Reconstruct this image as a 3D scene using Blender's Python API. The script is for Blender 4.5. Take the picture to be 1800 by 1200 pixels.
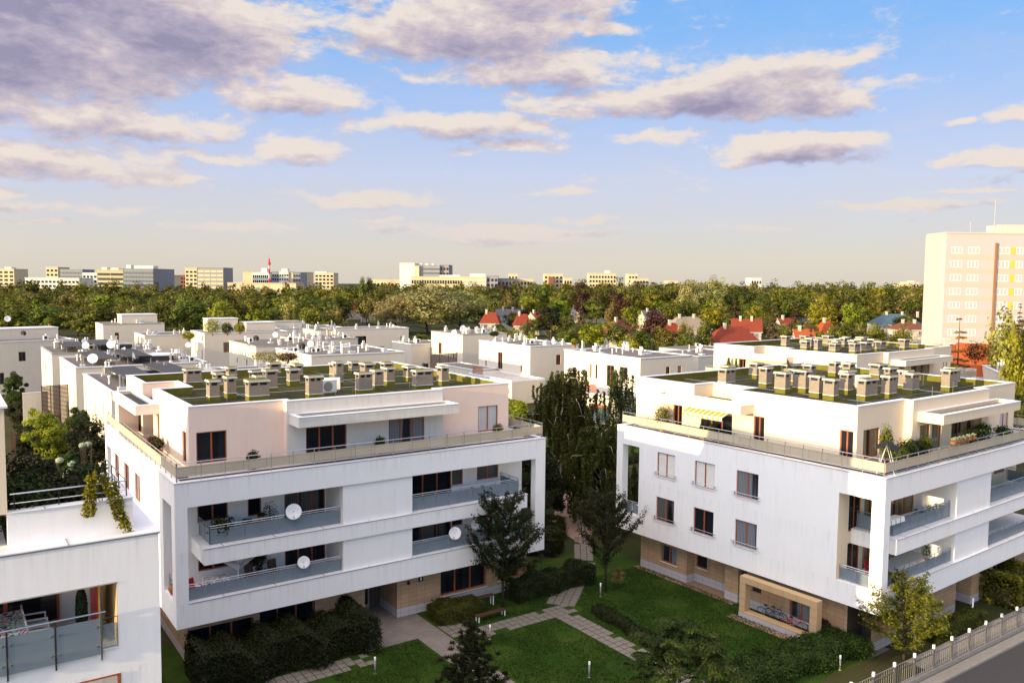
import bpy, math, random
import numpy as np
from mathutils import Vector, Matrix

scene = bpy.context.scene
for o in list(bpy.data.objects):
    bpy.data.objects.remove(o)
COL = scene.collection
rng = np.random.default_rng(7)

# ------------------------------------------------------------------ camera
# world: metres, z = 0 on the courtyard lawn, x / y along the facades of the white apartment houses
CAMZ = 22.6
FPX, PITCH, ROLL, YAW = 1460.0, 0.0724, 0.0103, 0.6092
def _camera():
    c, s = math.cos(YAW), math.sin(YAW); cp, sp = math.cos(PITCH), math.sin(PITCH); cr, sr = math.cos(ROLL), math.sin(ROLL)
    right0 = Vector((c, -s, 0)); fwd = Vector((s * cp, c * cp, -sp)); up0 = Vector((s * sp, c * sp, cp))
    right = cr * right0 + sr * up0; up = cr * up0 - sr * right0
    cam = bpy.data.cameras.new('camera'); cam.sensor_width = 36.0; cam.lens = 36.0 * FPX / 1800.0
    cam.clip_start = 0.5; cam.clip_end = 12000
    o = bpy.data.objects.new('camera', cam); COL.objects.link(o)
    m = Matrix((right, up, -fwd)).transposed().to_4x4(); m.translation = Vector((0, 0, CAMZ)); o.matrix_world = m
    scene.camera = o
_camera()
FWD = Vector((math.sin(YAW), math.cos(YAW), 0)); RGT = Vector((math.cos(YAW), -math.sin(YAW), 0))

# ------------------------------------------------------------------ light
SUN_EL = math.radians(8.5)
SUN_DIR = Vector((-math.cos(math.radians(3.6)) * math.cos(SUN_EL), -math.sin(math.radians(3.6)) * math.cos(SUN_EL), math.sin(SUN_EL)))
_l = bpy.data.lights.new('sun', 'SUN'); _l.energy = 5.0; _l.angle = math.radians(0.5); _l.color = (1.0, 0.77, 0.43)
_lo = bpy.data.objects.new('sun', _l); COL.objects.link(_lo); _lo.rotation_euler = SUN_DIR.to_track_quat('Z', 'Y').to_euler(); _lo.location = (-60, -20, 60)
scene.view_settings.view_transform = 'Standard'; scene.view_settings.look = 'None'; scene.view_settings.gamma = 1.0
scene.view_settings.exposure = 0.70
scene.view_settings.use_curve_mapping = False
scene.render.engine = 'CYCLES'
scene.cycles.max_bounces = 6; scene.cycles.diffuse_bounces = 3; scene.cycles.glossy_bounces = 3
scene.cycles.transparent_max_bounces = 8; scene.cycles.transmission_bounces = 3
scene.cycles.use_denoising = True; scene.cycles.sample_clamp_indirect = 6.0
scene.cycles.use_adaptive_sampling = True

# ------------------------------------------------------------------ node helpers
class NT:
    def __init__(self, tree): self.t = tree; self.n = tree.nodes; self.l = tree.links; self.n.clear()
    def add(self, typ, **kw):
        nd = self.n.new(typ)
        for k, v in kw.items():
            if k == 'inp':
                for a, b in v.items(): self.put(nd, a, b)
            else: setattr(nd, k, v)
        return nd
    def put(self, nd, key, val):
        sock = nd.inputs[key]
        if hasattr(val, 'is_output'): self.l.new(val, sock)
        elif hasattr(val, 'outputs'): self.l.new(val.outputs[0], sock)
        else:
            if sock.type == 'RGBA' and len(val) == 3: val = (*val, 1)
            sock.default_value = val
    def math(self, op, a, b=None, c=None, clamp=False):
        nd = self.n.new('ShaderNodeMath'); nd.operation = op; nd.use_clamp = clamp
        self.put(nd, 0, a)
        if b is not None: self.put(nd, 1, b)
        if c is not None: self.put(nd, 2, c)
        return nd.outputs[0]
    def vmath(self, op, a, b=None, out=0):
        nd = self.n.new('ShaderNodeVectorMath'); nd.operation = op; self.put(nd, 0, a)
        if b is not None:
            if op == 'SCALE': self.put(nd, 'Scale', b)
            else: self.put(nd, 1, b)
        return nd.outputs[out]
    def mix(self, f, a, b, blend='MIX'):
        nd = self.n.new('ShaderNodeMix'); nd.data_type = 'RGBA'; nd.blend_type = blend; nd.clamp_factor = True
        self.put(nd, 0, f); self.put(nd, 6, a); self.put(nd, 7, b); return nd.outputs[2]
    def ramp(self, f, *stops):
        nd = self.n.new('ShaderNodeValToRGB'); cr = nd.color_ramp
        while len(cr.elements) > 1: cr.elements.remove(cr.elements[-1])
        cr.elements[0].position = stops[0][0]; cr.elements[0].color = (*stops[0][1], 1)
        for p, c in stops[1:]:
            e = cr.elements.new(p); e.color = (*c, 1)
        self.put(nd, 0, f); return nd.outputs[0]
    def smooth(self, v, lo, hi, a=0.0, b=1.0):
        nd = self.n.new('ShaderNodeMapRange'); nd.interpolation_type = 'SMOOTHSTEP'
        self.put(nd, 0, v); self.put(nd, 1, lo); self.put(nd, 2, hi); self.put(nd, 3, a); self.put(nd, 4, b); return nd.outputs[0]
    def noise(self, vec, scale, detail=4, rough=0.55, dist=0.0, lac=2.0):
        nd = self.n.new('ShaderNodeTexNoise'); nd.inputs['Scale'].default_value = scale; nd.inputs['Detail'].default_value = detail
        nd.inputs['Roughness'].default_value = rough; nd.inputs['Distortion'].default_value = dist; nd.inputs['Lacunarity'].default_value = lac
        if vec is not None: self.put(nd, 'Vector', vec)
        return nd.outputs[0]

# ------------------------------------------------------------------ sky with broken cumulus
def _world():
    w = bpy.data.worlds.new('World'); scene.world = w; w.use_nodes = True
    t = NT(w.node_tree)
    tc = t.add('ShaderNodeTexCoord').outputs['Generated']
    sky = t.add('ShaderNodeTexSky', sky_type='NISHITA', sun_disc=False, sun_elevation=SUN_EL,
                sun_rotation=math.atan2(SUN_DIR.x, SUN_DIR.y), altitude=100, air_density=1.0, dust_density=0.6, ozone_density=2.0)
    sx = t.add('ShaderNodeSeparateXYZ', inp={0: tc})
    az = t.math('ARCTAN2', sx.outputs[0], sx.outputs[1]); el = t.math('ARCSINE', sx.outputs[2])
    P = t.add('ShaderNodeCombineXYZ', inp={0: az, 1: el, 2: 0.0}).outputs[0]
    # (azimuth, elevation, half width, half height, weight) of the cloud banks, radians
    banks = [(.06, .31, .22, .09, 1.5), (-.02, .235, .26, .06, 1.5), (.22, .262, .15, .05, 1.25), (.15, .232, .13, .028, 1.0), (.12, .168, .19, .026, .9), (.04, .172, .13, .02, .9), (.10, .122, .17, .022, .85), (.24, .135, .09, .014, .7),
             (.31, .262, .050, .018, .95), (.355, .205, .085, .022, 1.05), (.55, .285, .16, .042, 1.1), (.62, .325, .11, .034, 1.1), (.66, .245, .14, .022, .95), (.83, .212, .20, .026, 1.15),
             (.92, .235, .11, .018, .85), (.545, .178, .13, .017, .9), (.60, .155, .08, .011, .85), (.43, .098, .10, .011, .9), (.59, .060, .20, .011, .9), (.92, .150, .085, .0155, 1.3), (.865, .141, .035, .008, 1.0),
             (.985, .158, .05, .010, 1.0), (1.155, .172, .05, .011, 1.0), (1.15, .128, .065, .010, 1.0), (1.085, .135, .030, .008, 1.0), (1.095, .170, .018, .007, .9), (.745, .352, .07, .022, .9), (.80, .33, .04, .016, .8), (1.04, .088, .12, .006, .8), (.30, .055, .09, .009, .75), (.12, .072, .13, .008, .75), (.36, .145, .06, .014, .7), (.30, .318, .06, .012, .8), (.46, .268, .03, .010, .7), (.40, .33, .05, .012, .8), (.70, .20, .09, .012, .8), (.50, .235, .05, .010, .7), (.22, .105, .05, .006, .8), (.02, .085, .07, .007, .8), (.70, .075, .07, .006, .8), (.66, .105, .06, .006, .7), (.46, .072, .05, .005, .7), (.155, .128, .03, .007, .8), (.70, .285, .05, .012, .8), (.965, .205, .06, .010, .8), (.78, .165, .07, .010, .8), (.08, .055, .06, .005, .8), (.90, .062, .09, .005, .7), (1.10, .10, .05, .004, .7)]
    wob = t.vmath('SCALE', t.vmath('SUBTRACT', t.add('ShaderNodeTexNoise', inp={'Vector': t.vmath('MULTIPLY', P, (1, 2, 0)), 'Scale': 11.0, 'Detail': 4.0}).outputs[1], (.5, .5, .5)), 0.085)
    def banks_at(Q):
        Pw = t.vmath('ADD', Q, t.vmath('MULTIPLY', wob, (1.0, .45, 0))); tot = None
        for (a, e, sa, se, k) in banks:
            d = t.vmath('LENGTH', t.vmath('MULTIPLY', t.vmath('SUBTRACT', Pw, (a, e, 0)), (1 / sa, 1 / se, 0)), out=1)
            g = t.math('MULTIPLY', t.smooth(d, 0.0, 1.75, 1.0, 0.0), k)
            tot = g if tot is None else t.math('SMOOTH_MAX', tot, g, 0.15)
        return tot
    def fbm(Q):
        q = t.vmath('MULTIPLY', t.vmath('ADD', Q, (3.1, 1.7, 0)), (1.0, 2.3, 0))
        a = t.noise(q, 8.5, 8, 0.58, 0.35); b = t.noise(q, 36.0, 9, 0.66, 0.25)
        return t.math('ADD', t.math('MULTIPLY', a, 0.62), t.math('MULTIPLY', b, 0.38))
    inview = t.smooth(el, 0.42, 0.75)                       # overhead: scattered cloud of its own
    def density(Q):
        return t.math('ADD', t.math('ADD', t.math('MULTIPLY', banks_at(Q), 0.60), t.math('MULTIPLY', inview, 0.26)), t.math('MULTIPLY', t.math('SUBTRACT', fbm(Q), 0.5), 1.55))
    dens = density(P); above = density(t.vmath('ADD', P, (-.004, .016, 0)))
    cov = t.smooth(dens, 0.15, 0.42)
    edge = t.math('SUBTRACT', above, dens)                  # below zero at sun-catching upper rims
    n0 = fbm(t.vmath('ADD', P, (5, 3, 0)))
    thin = t.smooth(t.math('ADD', t.math('MULTIPLY', t.smooth(el, 0.0, .22, 1.0, 0.3), 0.30), t.math('SUBTRACT', n0, 0.46)), 0.05, 0.5, 0.0, 0.30)
    thick = t.math('ADD', t.smooth(dens, .22, .92, 0.10, 0.95), t.math('MULTIPLY', edge, 1.9))
    lowsky = t.smooth(el, 0.02, 0.16, 0.0, 1.0)
    cloudcol = t.ramp(thick, (0.0, DSP(.85, .76, .70)), (0.30, DSP(.67, .58, .61)), (0.58, DSP(.49, .44, .55)), (1.0, DSP(.32, .30, .44)))
    cloudcol = t.mix(lowsky, t.mix(0.55, cloudcol, DSP(.72, .65, .60)), cloudcol)
    clear = t.ramp(t.math('MULTIPLY', el, 2.0), (0.0, DSP(.74, .67, .56)), (0.06, DSP(.75, .70, .62)), (0.13, DSP(.70, .70, .75)), (0.24, DSP(.62, .68, .90)), (0.40, DSP(.44, .60, .96)), (0.56, DSP(.25, .52, .98)), (0.70, DSP(.18, .47, .98)), (1.0, DSP(.15, .36, .80)))
    skyc = t.mix(1.0, sky.outputs[0], (SKY_K, SKY_K, SKY_K), 'MULTIPLY')
    skyc = t.mix(t.smooth(el, 0.42, 0.85, 0.88, 0.25), skyc, clear)
    c = t.mix(thin, skyc, DSP(.74, .66, .62))
    c = t.mix(cov, c, cloudcol)
    # the sky brightens and warms towards the low sun, and overhead
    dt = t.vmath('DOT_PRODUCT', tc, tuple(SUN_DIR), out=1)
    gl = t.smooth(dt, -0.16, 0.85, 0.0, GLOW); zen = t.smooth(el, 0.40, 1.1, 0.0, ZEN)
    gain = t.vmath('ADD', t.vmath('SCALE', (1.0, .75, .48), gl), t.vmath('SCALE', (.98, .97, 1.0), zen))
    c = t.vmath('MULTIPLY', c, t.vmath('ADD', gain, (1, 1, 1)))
    bg = t.add('ShaderNodeBackground', inp={'Color': c, 'Strength': 1.0})
    t.l.new(bg.outputs[0], t.add('ShaderNodeOutputWorld').inputs[0])
    w.cycles.sampling_method = 'MANUAL'; w.cycles.sample_map_resolution = 1024
SKY_K = 0.10
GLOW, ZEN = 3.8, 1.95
_EX = 2 ** scene.view_settings.exposure
def DSP(r, g, b): return (r / _EX, g / _EX, b / _EX)   # radiance that the exposure brings to r, g, b
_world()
# ------------------------------------------------------------------ materials
MATS = {}
def material(name, build):
    if name in MATS: return MATS[name]
    m = bpy.data.materials.new(name); m.use_nodes = True; t = NT(m.node_tree); build(t); MATS[name] = m; return m
def out(t, sh, disp=None):
    o = t.add('ShaderNodeOutputMaterial'); t.l.new(sh if hasattr(sh, 'is_output') else sh.outputs[0], o.inputs[0])
def pbsdf(t, col, rough=0.7, spec=0.3, metal=0.0, normal=None, **kw):
    p = t.add('ShaderNodeBsdfPrincipled', inp={'Base Color': col, 'Roughness': rough, 'Metallic': metal})
    p.inputs['Specular IOR Level'].default_value = spec
    if normal is not None: t.l.new(normal, p.inputs['Normal'])
    for k, v in kw.items(): t.put(p, k.replace('_', ' '), v)
    return p
def objco(t): return t.add('ShaderNodeTexCoord').outputs['Object']
def bump(t, h, strength=0.3, dist=0.02):
    return t.add('ShaderNodeBump', inp={'Height': h, 'Strength': strength, 'Distance': dist}).outputs[0]

def plaster(name, col, dirt=(.45, .42, .38), amt=0.35, streak=0.5, drips=()):
    def b(t):
        co = objco(t)
        st = t.noise(t.vmath('MULTIPLY', co, (2.2, 2.2, 0.12)), 1.6, 5, 0.65)
        st2 = t.noise(t.vmath('MULTIPLY', co, (9, 9, 0.25)), 1.0, 3, 0.6)
        bl = t.noise(co, 0.45, 5, 0.6)
        f = t.smooth(t.math('ADD', t.math('MULTIPLY', st, streak), t.math('MULTIPLY', bl, 1 - streak)), 0.46, 0.78, 0.0, amt)
        f = t.math('ADD', f, t.math('MULTIPLY', t.smooth(st2, .55, .8), amt * .25))
        c = t.mix(f, col, dirt)
        if drips:      # rain marks running down below the metal copings
            z = t.add('ShaderNodeSeparateXYZ', inp={0: co}).outputs[2]; run = t.noise(t.vmath('MULTIPLY', co, (4.5, 4.5, .05)), 1.0, 5, .7); ln = t.noise(t.vmath('MULTIPLY', co, (1.3, 1.3, 0)), 1.0, 3, .6); g = None
            for zt in drips:
                k = t.math('MULTIPLY', t.math('LESS_THAN', z, zt), t.smooth(t.math('ADD', z, t.math('MULTIPLY', ln, .9)), zt - .75, zt + .35)); g = k if g is None else t.math('MAXIMUM', g, k)
            c = t.mix(t.math('MULTIPLY', t.math('MULTIPLY', g, t.smooth(run, .47, .70)), .24), c, (.36, .33, .29))
        fine = t.noise(co, 35, 3, 0.6)
        c = t.mix(t.smooth(fine, .3, .75, 0.0, .10), c, tuple(x * .8 for x in col))
        out(t, pbsdf(t, c, 0.9, 0.15, normal=bump(t, t.math('ADD', fine, t.math('MULTIPLY', bl, 2.0)), 0.25, 0.02)))
    return material(name, b)
def plain(name, col, rough=0.6, metal=0.0, spec=0.3, var=0.15, scale=6.0):
    def b(t):
        co = objco(t); n = t.noise(co, scale, 5, 0.6)
        c = t.mix(t.smooth(n, .3, .75, 0.0, var * 2), col, tuple(x * .65 for x in col))
        out(t, pbsdf(t, c, rough, spec, metal, normal=bump(t, n, 0.1, 0.01)))
    return material(name, b)
def tiles(name, c1, c2, mortar, w, h, msize=0.012, rough=0.8, swap=False, offs=0.0, flat=False, low=None):
    """rectangular slabs on axis aligned walls (x+y, z) or on the ground (x, y)"""
    def b(t):
        co = objco(t); s = t.add('ShaderNodeSeparateXYZ', inp={0: co})
        if flat: v = t.add('ShaderNodeCombineXYZ', inp={0: s.outputs[0], 1: s.outputs[1]}).outputs[0]
        else: v = t.add('ShaderNodeCombineXYZ', inp={0: t.math('ADD', s.outputs[0], s.outputs[1]), 1: s.outputs[2]}).outputs[0]
        br = t.add('ShaderNodeTexBrick', offset=offs, squash=1.0, inp={'Vector': v, 'Scale': 1.0, 'Mortar Size': msize, 'Brick Width': w, 'Row Height': h,
                   'Color1': c1, 'Color2': c2, 'Mortar': mortar, 'Bias': 0.0})
        n = t.noise(co, 7, 5, 0.65); n2 = t.noise(co, 0.9, 3, 0.5)
        c = t.mix(t.smooth(n, .3, .8, 0, .35), br.outputs[0], tuple(x * .62 for x in c1))
        c = t.mix(t.smooth(n2, .35, .75, 0, .35), c, tuple(min(1, x * 1.15) for x in c2))
        if low is not None:
            c = t.mix(t.math('MULTIPLY', t.math('LESS_THAN', s.outputs[2], low[1]), 0.85), c, t.mix(t.math('MULTIPLY', br.outputs[1], .8), low[0], mortar))
        hgt = t.math('SUBTRACT', t.math('MULTIPLY', n, .25), br.outputs[1])
        out(t, pbsdf(t, c, rough, 0.2, normal=bump(t, hgt, 0.4, 0.02)))
    return material(name, b)
def glass(name, col=(.012, .016, .024), curtain=None, amt=0.0, spec=0.5):
    """window pane seen from outside: dark room behind, some with curtains, mirror-like sky reflection"""
    def b(t):
        co = objco(t); s = t.add('ShaderNodeSeparateXYZ', inp={0: co})
        c = col
        if curtain is not None:
            wv = t.add('ShaderNodeTexWave', wave_type='BANDS', bands_direction='X', inp={'Vector': t.add('ShaderNodeCombineXYZ', inp={0: t.math('ADD', s.outputs[0], s.outputs[1]), 1: 0.0}).outputs[0], 'Scale': 2.6, 'Distortion': 3.0, 'Detail': 2.0}).outputs[1]
            big = t.noise(t.vmath('MULTIPLY', co, (.9, .9, .05)), 1.1, 2, .5)
            cc = t.mix(wv, tuple(x * .45 for x in curtain), curtain)
            c = t.mix(t.smooth(big, .42, .52, 0.0, amt), col, cc)
        p = pbsdf(t, c, 0.05, spec, normal=bump(t, t.noise(co, 1.3, 2, .5), 0.06, 0.05))
        out(t, p)
    return material(name, b)
def frosted(name, col, alpha=0.3, rough=0.25):
    def b(t):
        co = objco(t); n = t.noise(co, 2.0, 4, .6)
        p = pbsdf(t, t.mix(t.smooth(n, .3, .7, 0, .4), col, tuple(x * .8 for x in col)), rough, 0.5)
        tr = t.add('ShaderNodeBsdfTransparent', inp={0: (.80, .86, .88)})
        mx = t.add('ShaderNodeMixShader', inp={0: 1 - alpha}); t.l.new(tr.outputs[0], mx.inputs[1]); t.l.new(p.outputs[0], mx.inputs[2]); out(t, mx)
    return material(name, b)
def leaf(name, dark, light, trans=0.3, rough=0.6, var=0.25):
    def b(t):
        at = t.add('ShaderNodeAttribute', attribute_name='tint').outputs['Fac']
        rnd = t.add('ShaderNodeObjectInfo').outputs['Random']
        c = t.mix(at, dark, light)
        hs = t.add('ShaderNodeHueSaturation', inp={'Hue': t.math('ADD', 0.5 - 0.035, t.math('MULTIPLY', rnd, 0.07)), 'Saturation': 1.0,
                   'Value': t.math('ADD', 1 - var, t.math('MULTIPLY', t.math('FRACT', t.math('MULTIPLY', rnd, 7.31)), 2 * var)), 'Color': c})
        p = pbsdf(t, hs.outputs[0], rough, 0.18)
        tl = t.add('ShaderNodeBsdfTranslucent', inp={0: hs.outputs[0]})
        mx = t.add('ShaderNodeMixShader', inp={0: trans}); t.l.new(p.outputs[0], mx.inputs[1]); t.l.new(tl.outputs[0], mx.inputs[2]); out(t, mx)
    return material(name, b)

def roof_felt(t):
    co = objco(t); a = t.noise(co, .35, 5, .65, .4); b = t.noise(co, 2.4, 5, .7); c = t.noise(co, 14, 4, .6)
    col = t.mix(t.smooth(a, .36, .66), (.028, .034, .011), (.066, .060, .020)); col = t.mix(t.smooth(b, .48, .72, 0, .7), col, (.022, .025, .013)); col = t.mix(t.smooth(c, .5, .8, 0, .4), col, (.11, .10, .045))
    s = t.add('ShaderNodeSeparateXYZ', inp={0: co}); seam = t.math('LESS_THAN', t.math('FRACT', t.math('ADD', s.outputs[0], t.math('MULTIPLY', b, .02))), .03)
    out(t, pbsdf(t, t.mix(t.math('MULTIPLY', seam, .45), col, (.03, .03, .012)), .95, .1, normal=bump(t, c, .4, .02)))
M = dict(
    white=plaster('white_render', (.82, .81, .795), (.52, .48, .43), .30, .58, (11.17, 7.24, 4.28, 15.08)),
    cream=plaster('blush_render', (.80, .62, .50), (.50, .38, .31), .25, .5),
    canopy=plaster('grey_render', (.66, .625, .57), (.42, .36, .29), .40, .7, (14.19, 15.0)),
    cream2=plaster('cream_render', (.74, .62, .455), (.48, .42, .35), .25, .5),
    town=plaster('terrace_render', (.65, .575, .46), (.40, .35, .29), .35, .5),
    towngrey=plaster('grey_terrace_render', (.55, .53, .51), (.35, .33, .31), .3, .5),
    coping=plain('metal_coping', (.74, .74, .75), .45, 0.0, .4, .12, 3),
    copingdark=plain('weathered_coping_and_drip_shade', (.36, .33, .30), .7, 0, .3, .3, 5),
    feltfloor=material('green_roof_felt', roof_felt), felt=plain('olive_felt_upstand', (.15, .135, .022), .95, 0, .1, .3, 2.5),
    townroof=plain('grey_roof_felt', (.17, .15, .135), .9, 0, .1, .3, 1.2),
    ballast=plain('ochre_roof_gravel', (.26, .21, .13), .95, 0, .1, .3, 9),
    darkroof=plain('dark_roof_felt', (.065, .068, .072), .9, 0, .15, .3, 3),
    paving=tiles('terrace_tiles', (.42, .40, .38), (.36, .34, .33), (.18, .17, .16), .5, .5, .012, flat=True),
    chim=tiles('chimney_brick', (.26, .215, .17), (.20, .165, .13), (.33, .28, .23), .26, .085, .012, .9, offs=.5),
    chimcap=plain('concrete_cap', (.56, .52, .46), .8, 0, .2, .2, 8),
    stone=tiles('sandstone_cladding', (.44, .295, .165), (.36, .225, .135), (.16, .12, .09), .62, .31, .010, .85, low=((.44, .43, .46), .62)),
    sand=plaster('sandstone_portal', (.48, .33, .18), (.34, .21, .11), .6, .2),
    plinth=plain('grey_plinth', (.42, .42, .45), .85, 0, .2, .2, 3),
    slatdark=tiles('dark_board_cladding', (.10, .075, .06), (.085, .06, .05), (.03, .025, .02), 2.5, .14, .015, .7),
    wood=plain('red_brown_window_timber', (.33, .085, .028), .45, 0, .35, .25, 9),
    wooddark=plain('dark_stained_timber', (.085, .045, .030), .6, 0, .3, .3, 8),
    steel=plain('stainless_steel', (.62, .62, .62), .28, 1.0, .5, .1, 10),
    iron=plain('grey_painted_steel', (.30, .275, .25), .5, 0.2, .4, .15, 10),
    dark=plain('near_black_metal', (.025, .025, .028), .5, 0, .3, .2, 8),
    trav=tiles('travertine_balustrade', (.50, .435, .33), (.44, .375, .27), (.25, .21, .16), 1.35, 3.0, .012, .7),
    shutter=tiles('roller_shutter', (.78, .75, .69), (.76, .73, .67), (.50, .48, .44), 5.0, .055, .008, .6),
    glassA=glass('window_glass', (.006, .008, .012), (.07, .07, .08), .15, .28), glassC=glass('curtained_glass', (.018, .022, .03), (.30, .32, .35), .75, .3),
    glassG=glass('warm_curtained_glass', (.03, .026, .02), (.42, .33, .19), .8, .3), glassD=glass('dim_curtained_glass', (.007, .008, .010), (.15, .155, .15), .8, .28), glassB=glass('blue_office_glass', (.05, .09, .13), None, 0, .8),
    glassW=glass('pale_blind_glass', (.40, .42, .42), (.62, .62, .60), .8, .5),
    frost=frosted('frosted_balcony_glass', (.20, .25, .29), .24), clear=frosted('clear_balcony_glass', (.30, .35, .36), .62, .08),
    dish=plain('white_dish_paint', (.80, .80, .80), .5, 0, .3, .08, 4), plastic=plain('white_plastic', (.78, .78, .76), .5, 0, .4, .08, 5),
    acwhite=plain('air_unit_casing', (.72, .71, .67), .5, 0, .4, .15, 5),
    red=plain('red_fabric', (.45, .018, .02), .7, 0, .3, .2, 10), redpaint=plain('red_paint', (.55, .03, .02), .35, 0, .5, .1, 8),
    wicker=plain('black_wicker', (.035, .028, .026), .7, 0, .3, .4, 40), cushion=plain('navy_cushion', (.02, .022, .03), .8, 0, .2, .2, 20),
    terracotta=plain('terracotta_pot', (.38, .15, .07), .8, 0, .2, .2, 10), orange=plain('orange_plaster', (.62, .26, .06), .8, 0, .2, .2, 3),
    bark=plain('brown_bark', (.075, .055, .042), .95, 0, .1, .5, 9), birch=plain('white_birch_bark', (.55, .53, .49), .8, 0, .2, .7, 14),
    asphalt=plain('asphalt', (.060, .058, .060), .9, 0, .2, .35, 30), concrete=plain('grey_concrete', (.25, .235, .215), .9, 0, .2, .25, 4),
    gravel=plain('red_brown_pebbles', (.33, .22, .16), .95, 0, .1, .6, 28),
    slab=plain('concrete_path_slab', (.205, .185, .155), .9, 0, .15, .5, 6), soil=plain('dark_soil', (.05, .042, .032), .95, 0, .1, .4, 9),
    lampw=plain('opal_lamp_plastic', (.88, .88, .86), .4, 0, .4, .03, 5),
    roofred=tiles('red_roof_tiles', (.22, .036, .016), (.17, .030, .014), (.16, .04, .02), .3, .33, .02, .75), rooforange=tiles('orange_roof_tiles', (.36, .075, .018), (.30, .06, .016), (.22, .06, .02), .3, .33, .02, .75),
    roofbrown=tiles('brown_roof_tiles', (.16, .055, .030), (.13, .045, .025), (.10, .04, .03), .3, .33, .02, .75), roofgrey=plain('grey_slate_roof', (.11, .11, .115), .7, 0, .3, .3, 3),
    roofbeige=plain('beige_shingle_roof', (.25, .21, .16), .8, 0, .2, .25, 3), roofblue=plain('blue_metal_roof', (.045, .09, .12), .5, 0, .5, .2, 3),
    house=plaster('house_render', (.48, .42, .34), (.4, .36, .3), .3, .5),
    towerwall=plaster('tower_render', (.41, .385, .39), (.5, .45, .42), .2, .4), towerend=plaster('tower_gable_render', (.46, .43, .37), (.5, .58, .5), .2, .4), towerband=plaster('tower_ochre_band', (.43, .38, .32), (.5, .48, .3), .2, .4),
    towertan=plain('tower_tan_stripe', (.25, .13, .07), .8, 0, .2, .15, 2), yellow=plain('yellow_panel', (.50, .42, .06), .6, 0, .3, .1, 4),
    citywarm=plaster('city_cream_render', (.56, .46, .30), (.55, .48, .38), .2, .3), citywhite=plaster('city_white_render', (.62, .59, .53), (.55, .54, .53), .2, .3),
    citygrey=plaster('city_grey_render', (.27, .26, .26), (.3, .3, .31), .2, .3), cityyel=plaster('city_yellow_render', (.46, .41, .25), (.42, .38, .26), .2, .3),
    cityblue=plain('city_blue_cladding', (.17, .19, .23), .5, 0, .5, .2, .1), citypurple=plain('city_steel_cladding', (.27, .27, .31), .4, 0, .5, .2, .1), cityred=plain('city_brick_red', (.20, .08, .06), .8, 0, .2, .2, .1),
)
# leaves
LV = dict(
    forest=leaf('forest_leaves', (.020, .028, .005), (.19, .20, .02), .26), lime=leaf('lime_leaves', (.035, .046, .004), (.37, .38, .025), .3),
    olive=leaf('olive_leaves', (.050, .048, .012), (.37, .33, .075), .25), copper=leaf('copper_leaves', (.020, .012, .007), (.12, .060, .028), .2),
    spruce=leaf('spruce_needles', (.014, .017, .006), (.15, .095, .050), .1), pine=leaf('pine_needles', (.008, .014, .004), (.038, .044, .012), .1),
    birch=leaf('birch_leaves', (.014, .020, .004), (.115, .120, .022), .3), garden=leaf('garden_leaves', (.012, .022, .004), (.060, .090, .013), .28),
    spur=leaf('ginkgo_leaves', (.008, .014, .004), (.042, .050, .013), .25), hedge=leaf('hedge_leaves', (.006, .010, .002), (.032, .038, .008), .2),
    hedgel=leaf('bright_hedge_leaves', (.012, .024, .003), (.075, .092, .012), .25), yew=leaf('golden_yew_leaves', (.030, .042, .004), (.165, .160, .014), .28),
    willow=leaf('willow_leaves', (.15, .14, .045), (.43, .39, .15), .25, .6, .08),
    gold=leaf('golden_leaves', (.13, .10, .006), (.40, .31, .022), .35), larch=leaf('larch_needles', (.10, .075, .012), (.33, .23, .045), .3), ivy=leaf('ivy_leaves', (.008, .016, .005), (.025, .045, .012), .2),
    flower=leaf('pale_hydrangea_petals', (.32, .40, .26), (.48, .52, .38), .3, .6, .05),
)

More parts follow.
